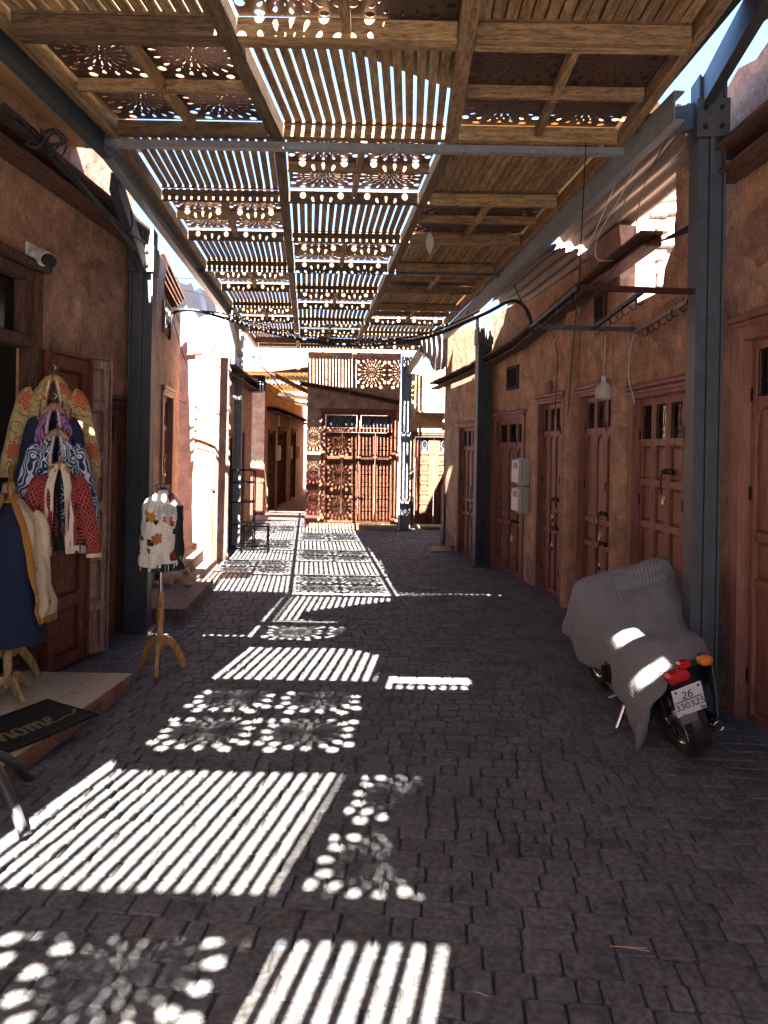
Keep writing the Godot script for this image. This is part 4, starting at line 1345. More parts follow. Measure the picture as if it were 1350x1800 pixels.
# ---------- right side ----------
func pilaster(b: Node3D, t: Transform3D, s: float, r: float, h: float, m: Material) -> void:
	var st := mk()
	var prof := [Vector2(r * 1.12, 0.0), Vector2(r * 1.04, 0.25), Vector2(r, 0.8), Vector2(r * 0.97, h * 0.7), Vector2(r * 0.98, h)]
	lathe(st, prof, t * at(s, 0, 0), 20, 1.0, 0.85)
	put("pilaster", st, m, b)

func right_building() -> void:
	var b := thing("right_shop_row", "curved terracotta building on the right with a row of closed arched-panel doors", "building")
	# far stretch: two doors
	var t := wall_frame(1.06, -12.58, 1.87, -9.34)
	var st := mk()
	wall_box(st, 3.34, 3.72, 0.35, t, [[0.76, 1.70, 0.0, 2.15], [2.26, 3.30, 0.0, 2.21]])
	put("wall", st, M.ochre, b)
	door(b, t * at(1.23, 0, 0), 0.94, 2.15, 4, ARCHED, {"bolts": [[0.12, 1.12, true, 1], [0.12, 0.76, true, 1]]})
	door(b, t * at(2.78, 0, 0), 1.04, 2.21, 3, ARCHED, {"bolts": [[0.10, 1.08, false], [0.12, 0.74, true]]})
	st = mk()
	for e in [[2.70, 3.08, 2.55, 2.585], [2.70, 3.08, 2.845, 2.88], [2.70, 2.735, 2.586, 2.844], [3.045, 3.08, 2.586, 2.844]]: box(st, Vector3(e[0], e[2], -0.02), Vector3(e[1], e[3], 0.025), t, 0.006)
	var f := put("vent_window", st, M.old_y, b)
	st = mk()
	box(st, Vector3(2.735, 2.586, 0.001), Vector3(3.045, 2.844, 0.004), t)
	put("window_pane", st, M.dark, f)
	for k in 2: put("grille", grille_shape(0.155, 0.258, 0.012, t * at(2.8125 + 0.155 * k, 2.586, 0)), M.iron, f)
	var far_side := wall_frame(2.4, -15.4, 1.06, -12.58)
	st = mk()
	wall_box(st, 3.12, 3.72, 0.35, far_side)
	put("wall", st, M.ochre, b)
	st = mk()
	box(st, Vector3(-0.02, 0.0, 0.0), Vector3(0.14, 1.08, 0.03), t, 0.005)
	put("tile_strip", st, M.tile_dark, b)
	# middle stretch
	var t2 := wall_frame(1.87, -9.34, 2.1, -7.81)
	st = mk()
	wall_box(st, 1.547, 3.72, 0.35, t2, [[0.40, 1.27, 0.0, 2.36]])
	put("wall", st, M.ochre, b)
	door(b, t2 * at(0.835, 0, 0), 0.87, 2.36, 4, ARCHED, {"bolts": [[0.05, 1.14, true, 1], [0.05, 0.80, true, 1]]})
	# near stretch
	var t3 := wall_frame(2.1, -7.81, 2.42, -3.0)
	st = mk()
	wall_box(st, 11.5, 3.03, 0.35, t3, [[0.10, 1.13, 0.0, 2.36], [1.48, 2.68, 0.0, 2.25], [3.12, 4.55, 0.0, 2.56]])
	put("wall", st, M.terra, b)
	var n := noise(5, 1.9, 3)
	var poly := [Vector2(0, 3.031), Vector2(1.25, 3.031), Vector2(1.22, 3.10)]
	# a torn opening in the upper wall
	for i in 7: poly.append(Vector2(1.16 + n.get_noise_1d(i * 3.0) * 0.05, 3.2 + i * 0.1))
	poly.append_array([Vector2(1.1, 3.86), Vector2(0.0, 3.86)])
	st = mk()
	extrude(st, poly, -0.34, -0.001, t3)
	put("upper_wall", st, M.terra_dark, b)
	poly = [Vector2(2.02, 3.031), Vector2(2.05, 3.08), Vector2(2.08, 3.2), Vector2(2.16, 3.29), Vector2(2.24, 3.34), Vector2(2.23, 3.5), Vector2(2.26, 3.62), Vector2(2.24, 3.8), Vector2(2.25, 4.02), Vector2(2.29, 4.19), Vector2(2.5, 4.16), Vector2(2.62, 4.24), Vector2(2.95, 4.2), Vector2(3.1, 4.27), Vector2(3.3, 4.22), Vector2(3.6, 4.32), Vector2(4.4, 4.5), Vector2(6.0, 4.6), Vector2(11.5, 4.6), Vector2(11.5, 3.031)]
	st = mk()
	extrude(st, poly, -0.34, -0.001, t3)
	put("upper_wall", st, M.terra, b)
	door(b, t3 * at(0.615, 0, 0), 1.03, 2.36, 3, ARCHED, {"bolts": [[0.12, 1.10, true], [0.12, 0.80, true, 1]]})
	door(b, t3 * at(2.08, 0, 0), 1.20, 2.25, 4, SQUARES, {"bolts": [[0.02, 1.56, true]]})
	door(b, t3 * at(3.83, 0, 0), 1.43, 2.56, 4, [["grille", 0.27], ["arch", 0.72], ["rect", 0.22], ["rect", 0.72]], {"fw": 0.12, "stile": 0.05})
	pilaster(b, t3, 1.30, 0.125, 3.2, M.terra)
	pilaster(b, t2, 1.50, 0.125, 3.5, M.terra)
	# small window above the third door, meter boxes, a little box
	st = mk()
	box(st, Vector3(0.58, 2.98, 0.001), Vector3(0.86, 3.30, 0.03), t3, 0.006)
	f = put("small_window", st, M.old_y, b)
	st = mk()
	box(st, Vector3(0.62, 3.02, 0.029), Vector3(0.82, 3.26, 0.033), t3)
	put("window_pane", st, M.dark, f)
	put("grille", grille_shape(0.2, 0.24, 0.04, t3 * at(0.72, 3.02, 0)), M.iron, f)
	st = mk()
	box(st, Vector3(0.72, 2.38, 0.0), Vector3(0.86, 2.55, 0.05), t2, 0.006)
	put("junction_box", st, M.terra_dark, b)
	text_on("house_number", "3", 0.11, 0.004, M.pink, b, t3 * at(2.20, 2.55, 0.002))
	for k in 2:
		var mb := thing("meter_box", ["upper of two pale plastic electricity meter boxes on the terracotta pier", "lower of two pale plastic electricity meter boxes on the terracotta pier"][k], "meter box", t * at(3.37, [1.26, 0.89][k], 0.0), "meter boxes on the right-hand pier")
		st = mk()
		box(st, Vector3(-0.13, 0.0, 0.0), Vector3(0.09, 0.36, 0.10), Transform3D(), 0.012)
		put("body", st, M.white_plastic2, mb)
		st = mk()
		extrude(st, [Vector2(0.11, 0.34), Vector2(0.155, 0.33), Vector2(0.165, 0.05), Vector2(0.11, 0.02)], -0.125, 0.085, Transform3D(Basis(Vector3.BACK, Vector3.UP, Vector3.RIGHT), Vector3.ZERO))
		put("cover", st, M.white_plastic, mb)
		st = mk()
		box(st, Vector3(-0.07, 0.22, 0.155), Vector3(0.03, 0.30, 0.168), Transform3D(), 0.003)
		put("dial_window", st, M.pipe_grey, mb)
	# the old plank trough carried along the wall
	var lp := [t * Vector3(-0.25, 2.80, 0.12), t * Vector3(1.2, 2.88, 0.12), t * Vector3(2.3, 2.96, 0.12), t * Vector3(3.3, 3.06, 0.12), t2 * Vector3(1.0, 3.18, 0.14), t3 * Vector3(0.0, 3.25, 0.15), t3 * Vector3(1.1, 3.33, 0.14), t3 * Vector3(2.1, 3.38, 0.12)]
	for i in lp.size() - 1: ledge_box(b, lp[i], lp[i + 1], 0.15, 0.10, "plank_trough")
	ledge_box(b, t3 * Vector3(3.12, 3.50, 0.12), t3 * Vector3(5.2, 3.58, 0.12), 0.2, 0.16, "plank_trough")
	patches(b, t, [[0.38, 0.16, 0.55, 0.36, M.cement], [1.98, 0.2, 0.46, 0.42, M.cement], [1.9, 2.45, 0.5, 0.3, M.terra], [0.5, 2.4, 0.4, 0.5, M.terra]])
	patches(b, t2, [[0.2, 0.18, 0.3, 0.4, M.cement], [0.9, 2.75, 0.6, 0.3, M.terra]])
	patches(b, t3, [[2.92, 0.28, 0.36, 0.6, M.cement], [2.9, 1.25, 0.3, 0.5, M.terra_dark], [2.1, 2.78, 0.7, 0.3, M.terra_dark], [0.7, 2.75, 0.5, 0.25, M.ochre], [3.6, 3.1, 0.9, 0.5, M.terra_dark]])
	# rainwater pipe by the second post
	var pp := thing("grey_drainpipe", "grey plastic drainpipe running down behind the second right-hand steel post", "drainpipe", t * at(2.12, 0, 0.09))
	st = mk()
	tube(st, [Vector3(0, 0.0, 0), Vector3(0, 3.05, 0)], 0.055, 12)
	put("pipe", st, M.pipe_grey, pp)
	st = mk()
	tube(st, [Vector3(0, 2.95, 0), Vector3(0, 3.12, 0), Vector3(0.02, 3.2, 0), Vector3(0.03, 3.3, -0.01)], [0.062, 0.062, 0.075, 0.075], 12)
	put("socket", st, M.pipe_grey, pp)
	for y in [0.6, 1.5, 2.4]:
		st = mk()
		tube(st, [Vector3(0, y, 0), Vector3(0, y + 0.03, 0)], 0.060, 12)
		put("clip", st, M.pipe, pp)

func corrugated(st: SurfaceTool, a: Vector3, b: Vector3, c: Vector3, d: Vector3, waves: int, amp: float, ragged := 0.0, seed_ := 1) -> void:
	# a b across the near end, d c across the far end; ridges run from near to far
	var n := noise(seed_, 2.0, 2)
	var up := (b - a).cross(d - a).normalized()
	if up.y < 0: up = -up
	grid(st, waves * 6, 10, func(u, v):
		var vv = v
		if ragged > 0.0: vv = lerpf(v, clampf(v + n.get_noise_1d(u * 9.0) * ragged, -0.1, 1.1), 1.0 if v == 0.0 or v == 1.0 else 0.0)
		var p: Vector3 = a.lerp(b, u).lerp(d.lerp(c, u), vv)
		return p + up * amp * sin(u * waves * TAU) + up * n.get_noise_2d(u * 0.7, v * 0.7) * 0.03)

func surroundings() -> void:
	# the taller ruined wall behind the right-hand row, in full sun
	var t := wall_frame(2.25, -8.6, 4.2, -8.0)
	var b := thing("ruined_wall", "broken sunlit wall of pale rubble with a red plaster strip seen through the torn upper wall", "wall")
	var st := mk()
	box(st, Vector3(-0.2, 0, -0.4), Vector3(0.62, 5.4, 0), t)
	put("plaster_strip", st, M.pink, b)
	st = mk()
	box(st, Vector3(0.62, 0, -0.4), Vector3(2.4, 5.6, -0.03), t)
	put("rubble_core", st, M.rubble, b)
	for i in 90:
		st = mk()
		var y := 3.0 + (i / 6) * 0.17 + rng.randf_range(-0.03, 0.03)
		var x := 0.68 + (i % 6) * 0.23 + rng.randf_range(-0.05, 0.05)
		var w := rng.randf_range(0.07, 0.12)
		var hh := rng.randf_range(0.05, 0.08)
		box(st, Vector3(x - w, y - hh, -0.04), Vector3(x + w, y + hh, rng.randf_range(0.0, 0.05)), t * Transform3D(Basis(Vector3.BACK, rng.randf_range(-0.03, 0.03)), Vector3.ZERO), 0.02)
		put("stone", st, M.rubble, b)
	# corrugated sheets over the gap between the pergola and the right-hand row
	var s := thing("corrugated_sheet", "large weathered corrugated sheet sloping from the pergola's edge to the right-hand wall", "corrugated sheet", Transform3D(), "corrugated sheets over the right-hand gap")
	st = mk()
	corrugated(st, Vector3(1.62, 4.10, -5.0), Vector3(2.42, 3.90, -5.15), Vector3(2.30, 3.88, -7.6), Vector3(1.40, 4.06, -7.6), 7, 0.022, 0.0, 3)
	put("sheet", st, M.zinc, s)
	s = thing("corrugated_sheet", "lower torn corrugated sheet beyond the sky gap, above the curved plank trough", "corrugated sheet", Transform3D(), "corrugated sheets over the right-hand gap")
	st = mk()
	corrugated(st, Vector3(1.38, 4.0, -7.5), Vector3(2.25, 3.70, -7.45), Vector3(1.92, 3.66, -10.0), Vector3(1.14, 3.98, -10.0), 8, 0.022, 0.05, 4)
	put("sheet", st, M.zinc, s)
	s = thing("corrugated_sheet", "pale corrugated sheet jutting over the sky gap at the top right corner", "corrugated sheet", Transform3D(), "corrugated sheets over the right-hand gap")
	st = mk()
	corrugated(st, Vector3(1.95, 4.2, -3.2), Vector3(2.9, 4.2, -3.2), Vector3(2.9, 4.16, -3.75), Vector3(2.0, 4.16, -4.05), 9, 0.018, 0.10, 6)
	put("sheet", st, M.zinc, s)
	s = thing("corrugated_sheet", "short corrugated strip above the sky gap left of the near right-hand post", "corrugated sheet", Transform3D(), "corrugated sheets over the right-hand gap")
	st = mk()
	corrugated(st, Vector3(1.82, 4.34, -5.3), Vector3(2.36, 4.30, -5.3), Vector3(2.34, 4.24, -5.9), Vector3(1.80, 4.28, -5.9), 7, 0.016, 0.05, 8)
	put("sheet", st, M.zinc, s)
	# orange sheets over the alley
	for k in 4:
		s = thing("orange_roof_sheet", ["nearest translucent orange corrugated sheet over the alley", "second translucent orange corrugated sheet over the alley", "third translucent orange corrugated sheet over the alley", "farthest translucent orange corrugated sheet over the alley"][k], "roof sheet", Transform3D(), "orange sheets over the alley")
		st = mk()
		var z := -16.0 - 2.6 * k
		corrugated(st, Vector3(-3.35, 3.44 - 0.07 * k, z), Vector3(-1.7, 3.40 - 0.07 * k, z), Vector3(-1.8, 3.44 - 0.07 * k, z - 2.8), Vector3(-3.4, 3.48 - 0.07 * k, z - 2.8), 16, 0.025, 0.0, 9 + k)
		put("sheet", st, M.zinc_orange, s)
	s = thing("alley_roof_beam", "dark timber beam across the mouth of the alley below the cream awning", "beam")
	st = mk()
	bar(st, Vector3(-3.4, 3.42, -15.8), Vector3(-1.65, 3.42, -15.6), 0.10, 0.13, 0.01)
	put("timber", st, M.old_x, s)
	st = mk()
	bar(st, Vector3(-2.6, 3.38, -15.9), Vector3(-1.75, 3.02, -18.0), 0.07, 0.09, 0.01)
	put("sloping_timber", st, M.old_z, s)
	s = thing("cream_awning", "sunlit cream cloth awning with a dark rail above the alley mouth", "awning")
	st = mk()
	grid(st, 14, 6, func(u, v):
		return Vector3(lerpf(-3.45, -1.9, u), lerpf(3.64, lerpf(3.74, 4.06, u), v) + 0.012 * sin(u * 23), -17.0 - 0.9 * v + 0.02 * sin(u * 17 + v * 3)))
	put("cloth", st, M.cream_cloth, s)
	st = mk()
	rod(st, Vector3(-3.45, 3.76, -17.92), Vector3(-1.88, 4.08, -17.92), 0.035, 6)
	rod(st, Vector3(-1.95, 3.62, -16.96), Vector3(-1.95, 3.98, -17.0), 0.05, 6)
	put("rail", st, M.steel_dark, s)
	s = thing("banner", "white banner with blue lettering stretched high across the alley", "banner")
	st = mk()
	grid(st, 12, 3, func(u, v): return Vector3(lerpf(-3.9, -1.9, u), lerpf(3.98, 4.32, v) + 0.02 * sin(u * 9), -19.2 + 0.05 * sin(u * 11)))
	put("cloth", st, M.banner_white, s)
	text_on("lettering", "CPT  /// E", 0.20, 0.006, M.banner_blue, s, at(-2.75, 4.16, -19.12))
	st = mk()
	for k in 3: cbox(st, Vector3(-3.55 + 0.16 * k, 4.16, -19.12), Vector3(0.11, 0.05, 0.008))
	put("printed_bar", st, M.banner_blue, s)
	# houses behind the viewer and past the walls, so that the lane goes on
	b = thing("house_behind", "terracotta house front across the lane behind the viewer", "building", at(0, 0, 11))
	st = mk()
	box(st, Vector3(-9, 0, 0), Vector3(9, 4.4, 0.4))
	put("wall", st, M.terra, b)
	b = thing("upper_storey", "set-back upper storey wall rising behind the left-hand shops", "building")
	st = mk()
	box(st, Vector3(-9.0, 0, -16), Vector3(-5.6, 4.2, 9))
	put("wall", st, M.pink, b)
	# torn shade cloth over the sky gap on the left
	s = thing("torn_shade_net", "torn blue-grey shade net hanging from a pole in the left sky gap", "shade net")
	st = mk()
	grid(st, 16, 10, func(u, v):
		var w = sin(u * 19.0) * 0.03 + sin(u * 31 + v * 5) * 0.02
		return Vector3(lerpf(-3.6, -2.95, u) + w * 0.5, lerpf(4.52, 4.05 + 0.16 * sin(u * 7.0), v) - 0.25 * u + w, -12.0 - 0.5 * v + w))
	put("net", st, M.net, s)
	st = mk()
	rod(st, Vector3(-3.62, 4.52, -12), Vector3(-2.6, 4.62, -12.2), 0.012, 5)
	put("pole", st, M.iron, s)
	s = thing("white_awning_cloth", "dirty white awning cloth hanging in folds beside the left far post", "awning cloth")
	st = mk()
	var fold := func(u: float, v: float) -> Vector3:
		var w := sin(u * 21.0 + v * 2.0) * 0.035 * v
		return Vector3(lerpf(-3.35, -2.62, u) + w, lerpf(lerpf(3.62, 3.98, u), lerpf(3.30, 3.02, u), v) + 0.1 * sin(u * 5.0) * v, -11.3 - 0.5 * u + w)
	grid(st, 24, 10, fold)
	put("cloth", st, M.white_cloth, s)

# ---------- clothes ----------
func flower(u: float, v: float, cx: float, cy: float, r: float, petals: float, ph: float) -> float:
	var d := Vector2(wrapf(u - cx, -0.5, 0.5), wrapf(v - cy, -0.5, 0.5))
	var a := d.angle()
	return d.length() / (r * (0.87 + 0.13 * cos(a * petals + ph)))

func fabrics() -> void:
	var n1 := noise(51, 0.8, 3)
	var n0 := noise(57, 0.8, 1)
	var n2 := noise(62, 1.7, 3)
	var cloth := func(t: Texture2D, rough := 0.9) -> StandardMaterial3D:
		var m := mat(Color.WHITE, rough, 0, t, Vector3.ONE, null, 0.1, false)
		m.rim_enabled = true
		m.rim = 0.15
		return m
	M.p_beige = cloth.call(tex(256, 256, func(u, v):
		var c := Color(0.66, 0.58, 0.42)
		c = ramp(c, Color(0.56, 0.50, 0.32), smoothstep(0.1, 0.3, tn(n1, u, v, 2.2, 2.2)))
		var w = absf(tn(n0, v, u, 0.9, 0.9))
		if w < 0.06: c = Color(0.36, 0.26, 0.16)
		for f in [[0.2, 0.25, 0.16, 7.0], [0.7, 0.7, 0.18, 6.0], [0.68, 0.18, 0.10, 5.0], [0.2, 0.78, 0.11, 8.0]]:
			var q = flower(u, v, f[0], f[1], f[2], f[3], f[0] * 9)
			if q < 1.0: c = Color(0.60, 0.29, 0.19) if fmod(q * 3.2, 1.0) > 0.25 else Color(0.70, 0.52, 0.38)
		return c))
	M.p_ikat = cloth.call(tex(256, 256, func(u, v):
		var x = absf(fmod(u * 3.0, 1.0) - 0.5) * 2
		var y = absf(fmod(v * 2.0 + (0.5 if fmod(u * 3.0, 2.0) > 1.0 else 0.0), 1.0) - 0.5) * 2
		var d = sqrt(x * x + y * y * 0.8) + tn(n2, u, v, 5, 5) * 0.12
		var k = fmod(d * 2.6, 1.0)
		return Color(0.69, 0.52, 0.66) if k < 0.3 else (Color(0.40, 0.24, 0.43) if d < 0.72 else Color(0.48, 0.30, 0.50))))
	M.p_swirl = cloth.call(tex(256, 256, func(u, v):
		var w = tn(n0, u, v, 0.42, 0.42) * 2.4 + tn(n0, v, u, 1.0, 1.0) * 0.6
		var k = fmod(w + 8.0, 1.0)
		if k < 0.32: return Color(0.74, 0.76, 0.80)
		if k < 0.45: return Color(0.36, 0.44, 0.56)
		return Color(0.11, 0.15, 0.25) if k < 0.8 else Color(0.22, 0.27, 0.36)))
	M.p_red = cloth.call(tex(256, 256, func(u, v):
		var a = fmod(u * 14.0 + v * 14.0, 1.0)
		var b = fmod(u * 14.0 - v * 14.0 + 14.0, 1.0)
		var c := Color(0.50, 0.075, 0.08) if fmod(floor(u * 14.0 + v * 14.0) + floor(u * 14.0 - v * 14.0 + 14.0), 2.0) < 1.0 else Color(0.36, 0.06, 0.07)
		if a < 0.14 or b < 0.14: c = Color(0.66, 0.44, 0.40)
		return c))
	M.p_floral = cloth.call(tex(384, 384, func(u, v):
		var c := Color(0.88, 0.86, 0.80)
		var s = absf(tn(n1, u, v, 2.0, 2.0))
		if s < 0.018: c = Color(0.30, 0.34, 0.26)
		for f in [[0.18, 0.22, 0.07, 4.0], [0.36, 0.30, 0.07, 4.0], [0.60, 0.50, 0.07, 4.0], [0.88, 0.66, 0.07, 3.0], [0.22, 0.66, 0.06, 4.0], [0.50, 0.88, 0.05, 3.0], [0.88, 0.18, 0.05, 4.0], [0.66, 0.84, 0.05, 3.0], [0.42, 0.55, 0.045, 3.0]]:
			if flower(u, v, f[0], f[1], f[2], f[3], f[0] * 17) < 1.0: c = Color(0.16, 0.19, 0.15)
		for f in [[0.22, 0.26, 0.085, 6.0, 0], [0.30, 0.36, 0.06, 6.0, 2], [0.70, 0.56, 0.10, 7.0, 1], [0.30, 0.62, 0.075, 6.0, 2], [0.58, 0.92, 0.09, 7.0, 3], [0.48, 0.98, 0.07, 6.0, 3], [0.87, 0.22, 0.075, 6.0, 2], [0.55, 0.36, 0.055, 5.0, 0], [0.08, 0.88, 0.08, 6.0, 1], [0.15, 0.80, 0.05, 5.0, 0], [0.80, 0.62, 0.06, 5.0, 0]]:
			var q = flower(u, v, f[0], f[1], f[2], f[3], f[1] * 11)
			if q < 1.0:
				var pal = [Color(0.58, 0.10, 0.20), Color(0.75, 0.38, 0.24), Color(0.50, 0.16, 0.26), Color(0.82, 0.55, 0.14)][f[4]]
				c = pal.lerp(Color(0.16, 0.08, 0.06), 0.55) if fmod(q * 4.0 + tn(n2, u, v, 4, 4), 1.0) < 0.28 else pal.lerp(Color(0.95, 0.8, 0.7), 0.25 * (1 - q))
		return c))
	M.p_blackwhite = cloth.call(tex(128, 128, func(u, v): return Color(0.86, 0.85, 0.8) if tn(n2, u, v, 2.4, 2.4) > 0.1 else Color(0.04, 0.05, 0.05)))
	M.p_coat = cloth.call(tex(256, 256, func(u, v):
		var c := Color(0.74, 0.68, 0.58)
		var w = absf(tn(n1, u, v, 3.0, 3.0))
		if w < 0.05: c = Color(0.55, 0.47, 0.38)
		for f in [[0.3, 0.3, 0.08, 5.0], [0.75, 0.7, 0.09, 6.0], [0.2, 0.8, 0.06, 5.0]]:
			if flower(u, v, f[0], f[1], f[2], f[3], 1.0) < 0.7: c = Color(0.66, 0.42, 0.36)
		return c))
	M.p_trim = cloth.call(tex(64, 64, func(u, v): return Color(0.66, 0.47, 0.22) if fmod(u * 4 + v * 8, 1.0) < 0.6 else Color(0.45, 0.29, 0.12)))
	M.p_grey = cloth.call(tex(128, 128, func(u, v): return grey(0.36 + 0.1 * tn(n2, u, v, 6, 6))))
	var waffle := tex(256, 256, func(u, v):
		var a = absf(sin(u * 16 * PI))
		var b = absf(sin(v * 16 * PI))
		return grey(clampf(0.62 + 0.36 * pow(a * b, 0.6) + tn(n2, u, v, 9, 9) * 0.08, 0, 1)))
	M.cover = mat(lin(0.30, 0.30, 0.31), 0.95, 0, waffle, Vector3.ONE, waffle, 0.5, false)
	M.cover.rim_enabled = true
	M.cover.rim = 0.2
	var marble := tex(256, 256, func(u, v):
		var d = 0.92 + tn(n1, u, v, 1.0, 6.0) * 0.12 - smoothstep(0.32, 0.5, tn(n2, u, v, 0.7, 5.0)) * 0.16
		return Color(d, d * 0.97, d * 0.91))
	for k in 3: M["tile%d" % k] = mat([lin(0.50, 0.45, 0.37), lin(0.45, 0.40, 0.33), lin(0.54, 0.49, 0.41)][k], 0.35, 0, marble, Vector3.ONE * (1.2 + 0.3 * k))
	M.mat_black = mat(lin(0.018, 0.018, 0.019), 0.9, 0, waffle, Vector3.ONE * 4)
	M.mat_gold = mat(lin(0.16, 0.12, 0.07), 0.9)
	M.tile_dark = mat(lin(0.07, 0.03, 0.03), 0.35)
	M.tile_maroon = mat(lin(0.13, 0.04, 0.035), 0.35, 0, marble, Vector3.ONE)
	M.tile_orange = mat(lin(0.12, 0.034, 0.018), 0.4, 0, marble, Vector3.ONE * 2)
	M.cream_cloth = mat(lin(0.22, 0.195, 0.15), 0.9)
	M.banner_white = mat(lin(0.28, 0.26, 0.27), 0.9)
	M.banner_blue = mat(lin(0.015, 0.025, 0.06), 0.9)
	M.net = mat(lin(0.22, 0.27, 0.34), 0.9)
	M.white_cloth = mat(lin(0.42, 0.38, 0.33), 0.9)
	M.white_cloth.backlight_enabled = true
	M.white_cloth.backlight = Color(0.35, 0.33, 0.3)
	M.mesh_cloth = mat(lin(0.20, 0.17, 0.17), 0.9)
	M.mesh_cloth.backlight_enabled = true
	M.mesh_cloth.backlight = Color(0.2, 0.18, 0.18)
	M.green_cloth = mat(lin(0.03, 0.35, 0.10), 0.7)
	M.green_cloth.backlight_enabled = true
	M.green_cloth.backlight = Color(0.1, 0.5, 0.2)
	M.fur = mat(lin(0.47, 0.30, 0.19), 0.95)
	M.fur_pale = mat(lin(0.46, 0.30, 0.19), 0.95)
	M.red_lamp = mat(lin(0.40, 0.015, 0.02), 0.15)
	M.amber_lamp = mat(lin(0.55, 0.17, 0.03), 0.15)
	M.plate = mat(lin(0.55, 0.55, 0.55), 0.35)
	M.card = mat(lin(0.42, 0.30, 0.19), 0.95)

